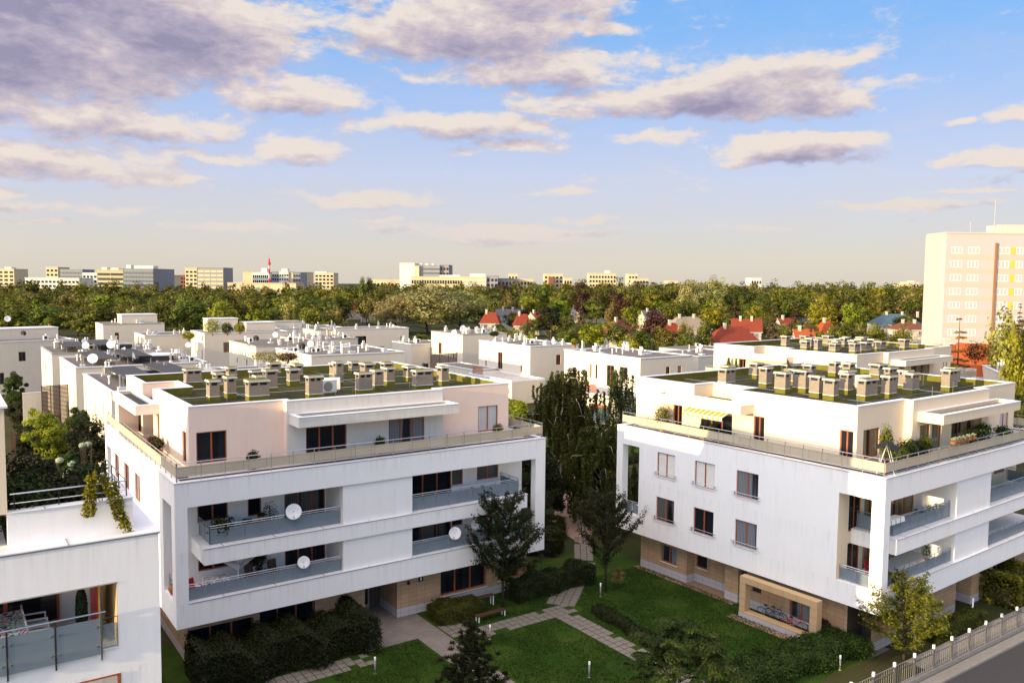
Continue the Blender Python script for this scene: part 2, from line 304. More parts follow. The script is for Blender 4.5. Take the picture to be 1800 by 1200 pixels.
# ------------------------------------------------------------------ mesh builder
class MB:
    def __init__(s): s.v = []; s.f = []; s.m = []; s.mats = []
    def mi(s, mat):
        if mat not in s.mats: s.mats.append(mat)
        return s.mats.index(mat)
    def face(s, pts, mat):
        b = len(s.v); s.v += [tuple(p) for p in pts]; s.f.append(tuple(range(b, b + len(pts)))); s.m.append(s.mi(mat))
    def box(s, x0, x1, y0, y1, z0, z1, mat, top=None, skip=''):
        b = len(s.v); s.v += [(x0, y0, z0), (x1, y0, z0), (x1, y1, z0), (x0, y1, z0), (x0, y0, z1), (x1, y0, z1), (x1, y1, z1), (x0, y1, z1)]
        k = s.mi(mat); kt = s.mi(top) if top else k
        for n, q, kk in (('b', (0, 3, 2, 1), k), ('t', (4, 5, 6, 7), kt), ('f', (0, 1, 5, 4), k), ('r', (1, 2, 6, 5), k), ('k', (2, 3, 7, 6), k), ('l', (3, 0, 4, 7), k)):
            if n in skip: continue
            s.f.append(tuple(b + i for i in q)); s.m.append(kk)
    def prism(s, poly, z0, z1, mat, top=None, bottom=True):
        n = len(poly); b = len(s.v); s.v += [(p[0], p[1], z0) for p in poly] + [(p[0], p[1], z1) for p in poly]
        k = s.mi(mat); kt = s.mi(top) if top else k
        for i in range(n):
            j = (i + 1) % n; s.f.append((b + i, b + j, b + n + j, b + n + i)); s.m.append(k)
        s.f.append(tuple(b + n + i for i in range(n))); s.m.append(kt)
        if bottom: s.f.append(tuple(b + i for i in reversed(range(n)))); s.m.append(k)
    def ring(s, poly, w, z0, z1, mat, grow=0.0):
        """upstand along a closed counter-clockwise outline, w wide inwards"""
        o = offset_poly(poly, -grow); i = offset_poly(poly, w); n = len(poly); b = len(s.v)
        s.v += [(p[0], p[1], z0) for p in o] + [(p[0], p[1], z1) for p in o] + [(p[0], p[1], z0) for p in i] + [(p[0], p[1], z1) for p in i]
        k = s.mi(mat)
        for a in range(n):
            c = (a + 1) % n
            for q in ((a, c, n + c, n + a), (n + a, n + c, 3 * n + c, 3 * n + a), (2 * n + c, 2 * n + a, 3 * n + a, 3 * n + c), (a, 2 * n + a, 2 * n + c, c)):
                s.f.append(tuple(b + x for x in q)); s.m.append(k)
    def tube(s, pts, r, mat, n=6, caps=True):
        pts = [Vector(p) for p in pts]; rs = r if isinstance(r, (list, tuple)) else [r] * len(pts); b = len(s.v); k = s.mi(mat)
        for i, p in enumerate(pts):
            d = (pts[min(i + 1, len(pts) - 1)] - pts[max(i - 1, 0)]); d = d.normalized() if d.length > 1e-9 else Vector((0, 0, 1))
            u = d.orthogonal().normalized() if abs(d.z) > .99 else d.cross(Vector((0, 0, 1))).normalized(); w = d.cross(u)
            for j in range(n):
                a = 2 * math.pi * j / n; s.v.append(tuple(p + (u * math.cos(a) + w * math.sin(a)) * rs[i]))
        for i in range(len(pts) - 1):
            for j in range(n):
                j2 = (j + 1) % n; s.f.append((b + i * n + j, b + (i + 1) * n + j, b + (i + 1) * n + j2, b + i * n + j2)); s.m.append(k)
        if caps:
            s.f.append(tuple(b + j for j in range(n))); s.m.append(k)
            e = b + (len(pts) - 1) * n; s.f.append(tuple(e + j for j in reversed(range(n)))); s.m.append(k)
    def bar(s, p, q, w, h, mat):
        """rectangular bar between two points"""
        p, q = Vector(p), Vector(q); d = (q - p).normalized(); u = Vector((0, 0, 1)).cross(d)
        u = Vector((1, 0, 0)) if u.length < 1e-6 else u.normalized(); v = d.cross(u); b = len(s.v); k = s.mi(mat)
        for c in (p, q):
            for a, e in ((-1, -1), (1, -1), (1, 1), (-1, 1)): s.v.append(tuple(c + u * a * w / 2 + v * e * h / 2))
        for fc in ((0, 1, 2, 3), (7, 6, 5, 4), (0, 4, 5, 1), (1, 5, 6, 2), (2, 6, 7, 3), (3, 7, 4, 0)):
            s.f.append(tuple(b + x for x in fc)); s.m.append(k)
    def lathe(s, prof, c, mat, n=16, axis=None):
        """profile [(r, h)] turned about an axis through c"""
        ax = Vector(axis).normalized() if axis else Vector((0, 0, 1)); u = ax.orthogonal().normalized(); w = ax.cross(u); c = Vector(c); b = len(s.v); k = s.mi(mat)
        for r, h in prof:
            for j in range(n):
                a = 2 * math.pi * j / n; s.v.append(tuple(c + ax * h + (u * math.cos(a) + w * math.sin(a)) * r))
        for i in range(len(prof) - 1):
            for j in range(n):
                j2 = (j + 1) % n; s.f.append((b + i * n + j, b + i * n + j2, b + (i + 1) * n + j2, b + (i + 1) * n + j)); s.m.append(k)
    def mesh(s, name, smooth=False):
        me = bpy.data.meshes.new(name); me.from_pydata(s.v, [], s.f)
        for m in s.mats: me.materials.append(m)
        me.polygons.foreach_set('material_index', s.m)
        if smooth: me.polygons.foreach_set('use_smooth', [True] * len(s.f))
        me.validate(); me.update(); return me
    def build(s, name, parent=None, smooth=False, bevel=0.0):
        o = bpy.data.objects.new(name, s.mesh(name, smooth)); COL.objects.link(o)
        if parent: o.parent = parent
        if bevel:
            bv = o.modifiers.new('edge', 'BEVEL'); bv.width = bevel; bv.segments = 1; bv.limit_method = 'ANGLE'
        return o
def offset_poly(poly, d):
    n = len(poly); res = []
    for i in range(n):
        p0, p1, p2 = Vector(poly[i - 1]).to_2d(), Vector(poly[i]).to_2d(), Vector(poly[(i + 1) % n]).to_2d()
        a = (p1 - p0).normalized(); c = (p2 - p1).normalized(); n1 = Vector((-a.y, a.x)); n2 = Vector((-c.y, c.x))
        k = 1 + n1.dot(n2); m = (n1 + n2) / k if abs(k) > 1e-6 else n1
        res.append((p1.x + m.x * d, p1.y + m.y * d))
    return res
def empty(name, loc=(0, 0, 0), rz=0.0, label=None, cat=None, group=None):
    o = bpy.data.objects.new(name, None); COL.objects.link(o); o.location = loc; o.rotation_euler = (0, 0, rz); o.empty_display_size = .5
    tag(o, label, cat, group); return o
def tag(o, label=None, cat=None, group=None, kind=None):
    if label: o['label'] = label
    if cat: o['category'] = cat
    if group: o['group'] = group
    if kind: o['kind'] = kind
    return o
def inst(name, mesh, parent=None, loc=(0, 0, 0), rz=0.0, sc=1.0):
    o = bpy.data.objects.new(name, mesh); COL.objects.link(o); o.location = loc; o.rotation_euler = (0, 0, rz)
    o.scale = (sc, sc, sc) if not isinstance(sc, (tuple, list)) else sc
    if parent: o.parent = parent
    return o
def copy_tree(o, parent=None):
    c = o.copy(); COL.objects.link(c)
    if parent: c.parent = parent
    for ch in list(o.children): copy_tree(ch, c)
    return c

# ---- walls with openings, windows
def wall(mb, p0, p1, z0, z1, mat, holes=(), depth=0.18, reveal=None):
    """vertical wall face from p0 to p1, outside on the right hand side; holes = (s0, s1, za, zb) along it, closed at their depth by dark infill"""
    p0, p1 = Vector(p0).to_2d(), Vector(p1).to_2d(); L = (p1 - p0).length; d = (p1 - p0) / L; nin = Vector((-d.y, d.x)); reveal = reveal or mat
    P = lambda s_, z, k=0.0: (p0.x + d.x * s_ + nin.x * k, p0.y + d.y * s_ + nin.y * k, z)
    S = sorted({0.0, L, *[h[0] for h in holes], *[h[1] for h in holes]}); Zs = sorted({z0, z1, *[h[2] for h in holes], *[h[3] for h in holes]})
    for i in range(len(S) - 1):
        for j in range(len(Zs) - 1):
            sc, zc = (S[i] + S[i + 1]) / 2, (Zs[j] + Zs[j + 1]) / 2
            if any(h[0] < sc < h[1] and h[2] < zc < h[3] for h in holes): continue
            mb.face([P(S[i], Zs[j]), P(S[i + 1], Zs[j]), P(S[i + 1], Zs[j + 1]), P(S[i], Zs[j + 1])], mat)
    for a, b, za, zb in holes:
        mb.face([P(a, za), P(b, za), P(b, za, depth), P(a, za, depth)], reveal); mb.face([P(a, zb), P(a, zb, depth), P(b, zb, depth), P(b, zb)], reveal)
        mb.face([P(a, za), P(a, za, depth), P(a, zb, depth), P(a, zb)], reveal); mb.face([P(b, za), P(b, zb), P(b, zb, depth), P(b, za, depth)], reveal)
        mb.face([P(a, za, depth), P(b, za, depth), P(b, zb, depth), P(a, zb, depth)], M['dark'])
def window(parent, p0, p1, s0, s1, za, zb, depth=0.12, n=2, pane='glassA', frame='wood', fw=0.07, sill=True, bars=False, name='window'):
    """one window (or glazed door): timber frame part with the glass as its sub-part"""
    p0, p1 = Vector(p0).to_2d(), Vector(p1).to_2d(); d = (p1 - p0).normalized(); nin = Vector((-d.y, d.x))
    P = lambda s_, z, k: (p0.x + d.x * s_ + nin.x * k, p0.y + d.y * s_ + nin.y * k, z)
    f = MB(); fm = M[frame]; k0, k1 = depth - .07, depth - .005
    def slab(a, b, c, e, q0, q1, m):
        v = [P(a, c, q0), P(b, c, q0), P(b, e, q0), P(a, e, q0), P(a, c, q1), P(b, c, q1), P(b, e, q1), P(a, e, q1)]; bb = len(f.v); f.v += v
        for fc in ((0, 1, 2, 3), (0, 4, 5, 1), (1, 5, 6, 2), (2, 6, 7, 3), (3, 7, 4, 0)): f.f.append(tuple(bb + x for x in fc)); f.m.append(f.mi(m))
    slab(s0, s0 + fw, za, zb, k0, k1, fm); slab(s1 - fw, s1, za, zb, k0, k1, fm)
    slab(s0 + fw, s1 - fw, zb - fw, zb, k0, k1, fm); slab(s0 + fw, s1 - fw, za, za + fw, k0, k1, fm)
    w = (s1 - s0) / n
    for i in range(1, n): slab(s0 + i * w - fw * .75, s0 + i * w + fw * .75, za + fw, zb - fw, k0 + .01, k1, fm)
    if sill: slab(s0 - .04, s1 + .04, za - .05, za - .004, -.06, depth, M['coping'])
    if bars:
        for z in (za + .12, za + .32):
            f.tube([P(s0 - .28, z, -.10), P(s1 + .28, z, -.10)], .022, M['steel'], 6)
        for s_ in (s0 - .06, s1 + .06): f.bar(P(s_, za + .22, -.11), P(s_, za + .22, 0), .03, .28, M['steel'])
    o = f.build(name, parent)
    g = MB(); kg = depth - .03
    g.face([P(s0 + fw, za + fw, kg), P(s1 - fw, za + fw, kg), P(s1 - fw, zb - fw, kg), P(s0 + fw, zb - fw, kg)], M[pane])
    g.build('pane', o); return o
# ------------------------------------------------------------------ the white apartment houses (one design, built three times)
A_, D_ = 25.8, 22.4
PH = [(1.5, 2.8), (7.2, 2.8), (7.2, 2.2), (18.4, 2.2), (18.4, 2.8), (24.4, 2.8), (24.4, 21.8), (1.5, 21.8), (1.5, 15.9), (3.7, 15.9), (3.7, 12.4), (1.5, 12.4)]
PH_LOW = PH[:8]
def chimney(parent, a, b, w, d, h, z=14.5):
    m = MB(); zb = z - .02
    m.box(a, a + w, b, b + d, zb, z + .36, M['felt']); m.box(a - .015, a + w + .015, b - .015, b + d + .015, z + .36, z + .40, M['coping'])
    t = z + h
    m.box(a, a + w, b, b + d, z + .40, t - .36, M['chim'])
    m.box(a + .10, a + w - .10, b + .10, b + d - .10, t - .36, t - .14, M['dark'])
    for x in (a, a + w - .13):
        for y in (b, b + d - .13): m.box(x, x + .13, y, y + .13, t - .36, t - .14, M['chim'])
    if w > .9: m.box(a + w * .5 - .06, a + w * .5 + .06, b, b + .12, t - .36, t - .14, M['chim'])
    m.box(a - .08, a + w + .08, b - .08, b + d + .08, t - .14, t - .06, M['chimcap']); m.box(a - .05, a + w + .05, b - .05, b + d + .05, t - .06, t, M['chimcap'], top=M['felt'])
    return m.build('chimney', parent)
def balustrade(parent, p, q, post0=True):
    """stone panels between steel posts with a steel handrail, along one terrace edge"""
    p, q = Vector(p), Vector(q); L = (q - p).length; d = (q - p) / L; n = max(1, round(L / 1.37)); w = L / n
    m = MB()
    for i in range(n):
        a = p + d * (i * w + .012); e = p + d * ((i + 1) * w - .012)
        m.bar((a.x, a.y, 11.80), (e.x, e.y, 11.80), .035, .56, M['trav'])
    o = m.build('balustrade', parent)
    r = MB()
    for i in range(n + 1):
        if i == 0 and not post0: continue
        a = p + d * i * w; nn = Vector((-d.y, d.x)) * .045
        r.box(a.x + nn.x - .02, a.x + nn.x + .02, a.y + nn.y - .02, a.y + nn.y + .02, 11.2, 12.28, M['iron'])
    r.tube([(p.x, p.y, 12.3), (q.x, q.y, 12.3)], .026, M['steel'], 6); r.tube([(p.x, p.y, 11.42), (q.x, q.y, 11.42)], .014, M['steel'], 5)
    r.build('handrail', o)
def balcony_rail(parent, pts, z, gmat='frost', top=True, h=.86, pw=1.03, gz=.02):
    """glass balustrade along a polyline at coping height z"""
    m = MB(); g = MB()
    for k in range(len(pts) - 1):
        p, q = Vector(pts[k]), Vector(pts[k + 1]); L = (q - p).length; d = (q - p) / L; n = max(1, round(L / pw)); w = L / n
        for i in range(n):
            a = p + d * (i * w + .02); e = p + d * ((i + 1) * w - .02); g.bar((a.x, a.y, z + gz + h / 2), (e.x, e.y, z + gz + h / 2), .012, h, M[gmat])
        for i in range(n + 1):
            a = p + d * i * w; m.box(a.x - .018, a.x + .018, a.y + .02, a.y + .056, z - .03, z + h + .20, M['iron'])
        if top: m.tube([(p.x, p.y + .03, z + h + .22), (q.x, q.y + .03, z + h + .22)], .024, M['steel'], 6); m.tube([(p.x, p.y + .03, z + h + .09), (q.x, q.y + .03, z + h + .09)], .013, M['steel'], 5)
    o = m.build('balcony_railing', parent); g.build('glass_panel', o); return o
def apartment(name, B, label, chims, variant=1, detail=True, group='white apartment houses around the courtyard'):
    root = empty(name, (B[0], B[1], 0), B[2], label, 'apartment building', group)
    W, T = M['white'], M['cream' if variant == 1 else 'cream2']
    A, D = A_, D_
    # ---- white shell
    m = MB()
    m.box(0, A, 0, D, 9.78, 11.2, W); m.box(0, A, 0, D, 2.9, 4.28, W)
    m.box(0, .68, 0, .80, 4.28, 9.78, W); m.box(A - .86, A, 0, .58, 4.28, 9.78, W)
    m.box(0, .62, D - .66, D, 4.28, 9.78, W); m.box(A - .7, A, D - .66, D, 4.28, 9.78, W)
    sh = .5 if variant == 1 else 0.0
    bw = [(8.87 + sh, 10.67 + sh), (12.55 + sh, 14.38 + sh), (16.25 + sh, 18.05 + sh)]
    BE, B0_ = 19.93, 2.95
    holes = [(BE - y1, BE - y0, z, z + 1.85) for y0, y1 in bw for z in (4.46, 7.9)]
    wall(m, (0, BE), (0, B0_), 4.28, 9.78, W, holes, .2)
    wall(m, (A, B0_), (A, BE), 4.28, 9.78, W); wall(m, (A, BE), (0, BE), 4.28, 9.78, W)
    ih = [(1.95, 3.74, 8.0, 9.62), (4.96, 5.80, 7.9, 9.62), (7.28, 10.0, 7.08, 9.62), (14.95, 19.58, 7.08, 9.62), (19.62, 20.54, 7.9, 9.62), (21.75, 23.64, 8.0, 9.62)]
    if variant == 2: ih = [(1.2, 2.6, 7.08, 9.62), (3.0, 5.7, 7.08, 9.62), (5.9, 9.35, 7.08, 9.62), (14.5, 17.3, 7.08, 9.62), (19.2, 20.6, 7.9, 9.62), (21.75, 23.64, 8.0, 9.62)]
    ihs = ih + [(a, b, za - 3.0, zb - 3.28) for a, b, za, zb in ih]
    wall(m, (0, B0_), (A, B0_), 4.28, 9.78, T if variant == 2 else W, ihs, .14)
    # storage blocks between the two balconies
    pa, pb = (10.05, 14.92) if variant == 1 else (9.45, 14.45)
    m.box(pa, pb, .14, B0_, 7.28, 9.78, W); m.box(pa, pb, .14, B0_, 4.30, 6.30, W)
    # middle balcony: parapet beam round the edge and its floor
    m.box(1.55, 24.2, 0.0, .66, 6.30, 7.24, W); m.box(1.55, 2.18, .66, B0_, 6.30, 7.24, W); m.box(23.6, 24.2, .66, B0_, 6.30, 7.24, W); m.box(2.18, 23.6, .66, B0_, 6.30, 6.98, W, top=M['paving'])
    shell = m.build('facade', root)
    c = MB()   # metal copings, slightly proud; the dark strips below them paint a drip shadow
    c.ring([(0, 0), (A, 0), (A, D), (0, D)], .42, 11.2, 11.235, M['coping'], .035); c.ring([(0, 0), (A, 0), (A, D), (0, D)], .05, 11.165, 11.199, M['copingdark'], .012)
    c.box(1.50, 24.25, -.04, .69, 7.243, 7.275, M['coping']); c.box(1.50, 2.21, .69, B0_ - .01, 7.243, 7.275, M['coping']); c.box(1.54, 24.2, -.012, -.002, 7.20, 7.242, M['copingdark'])
    c.box(.70, A - .88, -.04, .40, 4.283, 4.315, M['coping']); c.box(.72, A - .9, -.012, -.002, 4.23, 4.282, M['copingdark'])
    for x in np.arange(2.6, 24, 3.05):
        c.box(x, x + .05, -.045, .695, 7.27, 7.283, M['copingdark']); c.box(x, x + .05, -.045, .405, 4.31, 4.323, M['copingdark'])
    c.build('coping', root)
    if detail:
        pan = ['glassA', 'glassC', 'glassD', 'glassA', 'glassC', 'glassG']
        for k, (y0, y1) in enumerate(bw):
            for z in (4.46, 7.9):
                o = window(root, (0, BE), (0, B0_), BE - y1, BE - y0, z, z + 1.85, .16, 2, 'shutter' if (variant == 2 and z > 6 and k > 0) else pan[(k * 2 + (z > 6)) % 3 + (0 if z > 6 else 1)], bars=variant == 2)
                if variant == 2 and z > 6 and k > 0: o['label'] = 'window with its white roller shutter lowered'
        for k, (a, b, za, zb) in enumerate(ihs):
            n = 4 if b - a > 4 else 3 if b - a > 2.2 else 2 if b - a > 1.3 else 1
            window(root, (0, B0_), (A, B0_), a, b, za, zb, .12, n, ['glassA', 'glassA', 'glassD', 'glassA', 'glassD', 'glassD', 'glassA', 'glassD', 'glassA', 'glassD', 'glassA', 'glassA'][k % 12] if variant == 1 else ['glassA', 'glassG', 'glassG', 'glassA', 'glassA', 'glassC'][k % 6], sill=za > 7.5 or (za > 4.5 and za < 6))
        # glass on the balconies
        balcony_rail(root, [(2.02, 2.8), (2.02, .52), (pa - .05, .52)], 7.28); balcony_rail(root, [(pb + .04, .52), (23.78, .52), (23.78, 2.8)], 7.28)
        balcony_rail(root, [(.74, .33), (pa - .05, .33)], 4.32, h=.70); balcony_rail(root, [(pb + .04, .33), (A - .92, .33)], 4.32, h=.70)
        balcony_rail(root, [(.30, 2.85), (.30, .86)], 4.32, h=.70)
        if variant == 2: balcony_rail(root, [(.30, 21.6), (.30, 20.05)], 4.32, h=.70)
    # ---- penthouse
    m = MB(); low = PH if variant == 1 else PH_LOW
    z0, z1 = 11.22, 15.0
    if variant == 1:
        fw = [('f', 1.92, 3.70), ('f2', 21.72, 23.46)]; bay = [(8.45, 11.2), (14.23, 16.95)]; lw = [(3.5, 4.4), (10.55, 11.15)]
    else:
        fw = [('f', 2.28, 4.17), ('f2', 21.9, 23.5)]; bay = [(8.25, 9.6), (9.9, 11.25), (12.7, 17.45)]; lw = [(3.02, 3.94), (9.61, 10.5), (12.33, 15.19), (17.0, 17.88)]
    hf = [(a - 1.5, b - 1.5, 11.58, 13.46) for k, a, b in fw if k == 'f']; hf2 = [(a - 18.4, b - 18.4, 11.58, 13.46) for k, a, b in fw if k == 'f2']
    hb = [(a - 7.2, b - 7.2, 11.45, 13.25) for a, b in bay]
    wall(m, (1.5, 2.8), (7.2, 2.8), z0, z1, T, hf); wall(m, (7.2, 2.8), (7.2, 2.2), z0, z1, T); wall(m, (7.2, 2.2), (18.4, 2.2), z0, z1, T if variant == 2 else M['canopy'], hb)
    wall(m, (18.4, 2.2), (18.4, 2.8), z0, z1, T); wall(m, (18.4, 2.8), (24.4, 2.8), z0, z1, T, hf2)
    wall(m, (24.4, 2.8), (24.4, 21.8), z0, z1, T); wall(m, (24.4, 21.8), (1.5, 21.8), z0, z1, T)
    if variant == 1:
        hl = [(12.4 - b, 12.4 - a, 11.52, 13.42) for a, b in lw]
        wall(m, (1.5, 12.4), (1.5, 2.8), z0, z1, T, hl); wall(m, (1.5, 21.8), (1.5, 15.9), z0, z1, T, [(3.4, 5.3, 11.3, 13.3)])
        wall(m, (3.7, 15.9), (3.7, 12.4), z0, z1, T, [(.5, 2.9, 11.3, 13.3)]); wall(m, (1.5, 15.9), (3.7, 15.9), z0, z1, T); wall(m, (3.7, 12.4), (1.5, 12.4), z0, z1, T)
        m.box(.16, 1.5, 17.5, 18.7, z0, 13.57, T)
    else:
        hl = [(21.8 - b, 21.8 - a, 11.52, 13.12 if b - a > 2 else 13.42) for a, b in lw]
        wall(m, (1.5, 21.8), (1.5, 2.8), z0, 13.6, T, hl)
        wall(m, (1.5, 12.4), (1.5, 2.8), 13.6, z1, T); wall(m, (1.5, 21.8), (1.5, 15.9), 13.6, z1, T); wall(m, (3.7, 15.9), (3.7, 12.4), 13.6, z1, T); wall(m, (1.5, 15.9), (3.7, 15.9), 13.6, z1, T); wall(m, (3.7, 12.4), (1.5, 12.4), 13.6, z1, T)
    m.box(1.52, 3.69, 12.41, 15.89, 13.6, 13.98, T, top=M['darkroof' if variant == 1 else 'felt'])
    pent = m.build('penthouse', root)
    if detail:
        window(root, (1.5, 2.8), (7.2, 2.8), hf[0][0], hf[0][1], hf[0][2], hf[0][3], .15, 2, 'glassA' if variant == 1 else 'glassG')
        window(root, (18.4, 2.8), (24.4, 2.8), hf2[0][0], hf2[0][1], hf2[0][2], hf2[0][3], .15, 2, 'glassW')
        for k, h in enumerate(hb): window(root, (7.2, 2.2), (18.4, 2.2), *h, .15, 4 if h[1] - h[0] > 3 else 3 if h[1] - h[0] > 2 else 1, ['glassA', 'glassC', 'glassG'][k] if variant == 1 else 'glassG', sill=False)
        for k, h in enumerate(hl):
            e0 = (1.5, 12.4) if variant == 1 else (1.5, 21.8)
            window(root, e0, (1.5, 2.8), *h, .15, 3 if h[1] - h[0] > 2 else 1 if variant == 1 else 2, 'glassA', sill=False)
        if variant == 1: window(root, (3.7, 15.9), (3.7, 12.4), .5, 2.9, 11.3, 13.3, .15, 2, 'glassA', sill=False); window(root, (1.5, 21.8), (1.5, 15.9), 3.4, 5.3, 11.3, 13.3, .15, 2, 'glassA', sill=False)
    # ---- projecting canopies
    def canopy(a0, a1, b0, b1, inner):
        k = MB(); k.box(a0, a1, b0, b1, 13.57, 13.98, M['canopy' if variant == 1 else 'cream2'], top=M[inner]); k.ring([(a0, b0), (a1, b0), (a1, b1), (a0, b1)], .24, 13.97, 14.19, M['canopy' if variant == 1 else 'cream2'])
        k.ring([(a0, b0), (a1, b0), (a1, b1), (a0, b1)], .30, 14.19, 14.225, M['coping'], .03); return k.build('canopy', root)
    canopy(7.36 if variant == 1 else 7.85, 18.72 if variant == 1 else 19.6, .50, 2.19, 'ballast'); canopy(.02, 1.49, 10.5, 18.8, 'darkroof' if variant == 1 else 'ballast')
    # ---- roof with its parapet and chimneys
    r = MB()
    r.prism(offset_poly(PH, .02), 14.3, 14.5, M['feltfloor']); r.ring(offset_poly(PH, .30), .03, 14.49, 14.985, M['felt'])
    r.ring(offset_poly(PH, .012), .288, 14.6, 15.0, T); r.ring(PH, .37, 15.0, 15.045, M['coping'], .035)
    roof = r.build('roof', root)
    for ch in chims: chimney(roof, *ch)
    for (x, y, w_, d_) in ((8.8, 15.2, 1.1, .9), (10.6, 17.6, .7, .7), (12.2, 10.6, 1.0, 1.0)) if variant == 1 else ():
        q = MB(); q.box(x, x + w_, y, y + d_, 14.48, 14.95, M['felt']); q.build('roof_curb', roof)
    ln = MB()
    for i in range(4):   # lightning conductor laid over the felt
        y = 5.2 + i * 4.3; ln.tube([(2.2, y, 14.62), (23.9, y + .1, 14.62)], .012, M['steel'], 4)
    for x in (6.5, 16.2): ln.tube([(x, 3.2, 14.63), (x, 21.2, 14.63)], .012, M['steel'], 4)
    for x, y in ((4.2, 4.4), (16.8, 4.1), (12.2, 3.4), (20.6, 8.2)): ln.tube([(x, y, 14.5), (x, y, 15.5)], .014, M['steel'], 4)
    ln.build('lightning_conductor', roof)
    # ---- terrace
    f = MB(); f.ring([(.43, .43), (A - .43, .43), (A - .43, D - .43), (.43, D - .43)], 2.6, 11.17, 11.215, M['paving']); f.ring([(.44, .44), (A - .44, .44), (A - .44, D - .44), (.44, D - .44)], .62, 11.19, 11.224, M['darkroof']); f.build('terrace_floor', root)  # dark outer band paints the shade seen below the balustrade panels
    i_ = .17
    balustrade(root, (i_, i_), (A - i_, i_)); balustrade(root, (i_, D - .4), (i_, i_ + .06), post0=True); balustrade(root, (A - i_, i_ + .06), (A - i_, D - .4))
    # ---- ground floor in sandstone
    g = MB(); S = M['stone']; E_ = M['slatdark']
    fr = 1.0
    gh = [(.9, 4.6, .75, 2.3), (5.0, 8.5, .75, 2.6), (17.6, 21.4, .75, 2.6), (22.4, 24.2, .9, 2.4)] if variant == 1 else [(5.1, 7.6, .85, 2.5), (17.6, 21.4, .75, 2.6)]
    wall(g, (.9, fr), (11.9, fr), 0, 2.9, S, [(a - .9, b - .9, c_, d_) for a, b, c_, d_ in gh if b < 11.9], .35)
    wall(g, (14.25, fr), (24.9, fr), 0, 2.9, S, [(a - 14.25, b - 14.25, c_, d_) for a, b, c_, d_ in gh if a > 14], .35)
    wall(g, (11.9, fr), (11.9, 3.6), 0, 2.9, E_); wall(g, (11.9, 3.6), (14.25, 3.6), 0, 2.9, E_, [(.35, 1.55, .05, 2.15)], .1); wall(g, (14.25, 3.6), (14.25, fr), 0, 2.9, S)
    wall(g, (24.9, fr), (24.9, 20.4), 0, 2.9, S); wall(g, (24.9, 20.4), (.9, 20.4), 0, 2.9, S)
    if variant == 2:
        wall(g, (.9, 20.4), (.9, 15.67), 0, 2.9, S, [(2.15, 3.77, 1.04, 2.38)], .2); wall(g, (.9, 15.67), (1.85, 15.67), 0, 2.9, S)
        wall(g, (1.85, 15.67), (1.85, 12.35), 0, 2.9, S, [(.10, 1.15, 1.15, 2.4)], .2); wall(g, (1.85, 12.35), (1.25, 12.35), 0, 2.9, S)
        wall(g, (1.25, 12.35), (1.25, 12.1), 0, 2.9, E_); wall(g, (1.25, 12.1), (.9, 12.1), 0, 2.9, S); wall(g, (.9, 12.1), (.9, 10.95), 0, 2.9, S)
        wall(g, (1.25, 10.95), (1.25, 10.2), 0, 2.9, E_); wall(g, (.9, 10.95), (1.25, 10.95), 0, 2.9, S); wall(g, (1.25, 10.2), (.9, 10.2), 0, 2.9, S)
        wall(g, (.9, 10.2), (.9, 2.6), 0, 2.9, S, [(3.45, 5.1, .45, 1.62), (.4, 1.2, 1.2, 2.2)], .2); wall(g, (.9, 2.6), (2.6, 2.6), 0, 2.9, E_); wall(g, (2.6, 2.6), (2.6, fr + .02), 0, 2.9, E_)
    else:
        wall(g, (.9, 20.4), (.9, fr), 0, 2.9, S, [(4, 6, .9, 2.3), (11, 13, .9, 2.3)], .2)
    gf = g.build('ground_floor', root)
    if detail:
        for a, b, c_, d_ in gh: window(root, (.9, fr), (24.9, fr), a - .9, b - .9, c_, d_, .3, 3 if b - a > 2.4 else 2, 'glassA')
        dr = MB(); dr.box(12.30, 13.4, 3.52, 3.60, .05, 2.1, M['iron']); door = dr.build('entrance_door', root); dg = MB(); dg.box(12.42, 13.28, 3.51, 3.519, .35, 1.95, M['glassA']); dg.build('pane', door)
        if variant == 2:
            window(root, (.9, 20.4), (.9, 15.67), 2.15, 3.77, 1.04, 2.38, .17, 2, 'glassC'); window(root, (1.85, 15.67), (1.85, 12.35), .10, 1.15, 1.15, 2.4, .17, 1, 'glassA'); window(root, (.9, 10.2), (.9, 2.6), 3.45, 5.1, .45, 1.62, .17, 2, 'glassC')
        else:
            pl = MB(); pl.box(15.85, 16.2, fr - .06, fr - .004, 2.18, 2.56, M['dark']); pl.box(15.98, 16.06, fr - .068, fr - .061, 2.26, 2.47, M['lampw']); pl.build('house_number_plate', root)
            lp = MB(); lp.lathe([(.0, 0), (.09, .02), (.10, .18), (.06, .26), (0, .27)], (15.05, fr - .11, 2.15), M['dark'], 10); lp.build('wall_lamp', root)
    return root
CH1 = [(7.3, 8.3, .6, .7, 1.5), (11.4, 13.2, .8, .7, 1.3), (15.8, 7.6, .7, .7, 1.5), (15.9, 15.6, .9, .8, 1.3), (20.0, 14.6, .8, .8, 1.25), (12.0, 19.4, .9, .8, 1.2), (4.6, 16.1, 1.1, .9, 1.35), (3.99, 7.54, .64, .84, 1.46), (5.42, 8.6, .6, .8, 1.5), (6.1, 13.7, .5, 1.1, 1.22), (8.63, 19.4, .66, .84, 1.0), (6.23, 6.5, 1.34, .84, 1.42), (8.57, 10.1, .82, .76, 1.66),
       (9.67, 16.7, .92, .76, .9), (9.89, 5.37, .98, .64, 1.62), (13.31, 17.2, .66, 1.3, 1.2), (13.68, 5.7, 1.02, .66, 1.6), (17.66, 9.4, .66, .9, 1.42), (17.6, 13.2, .84, .98, 1.42), (14.18, 10.9, .56, .66, 1.9), (18.5, 17.8, .8, .7, 1.1), (18.3, 5.9, 1.4, .68, 1.52), (21.32, 7.39, .62, .8, 1.5), (20.25, 10.9, .7, .88, 1.24)]
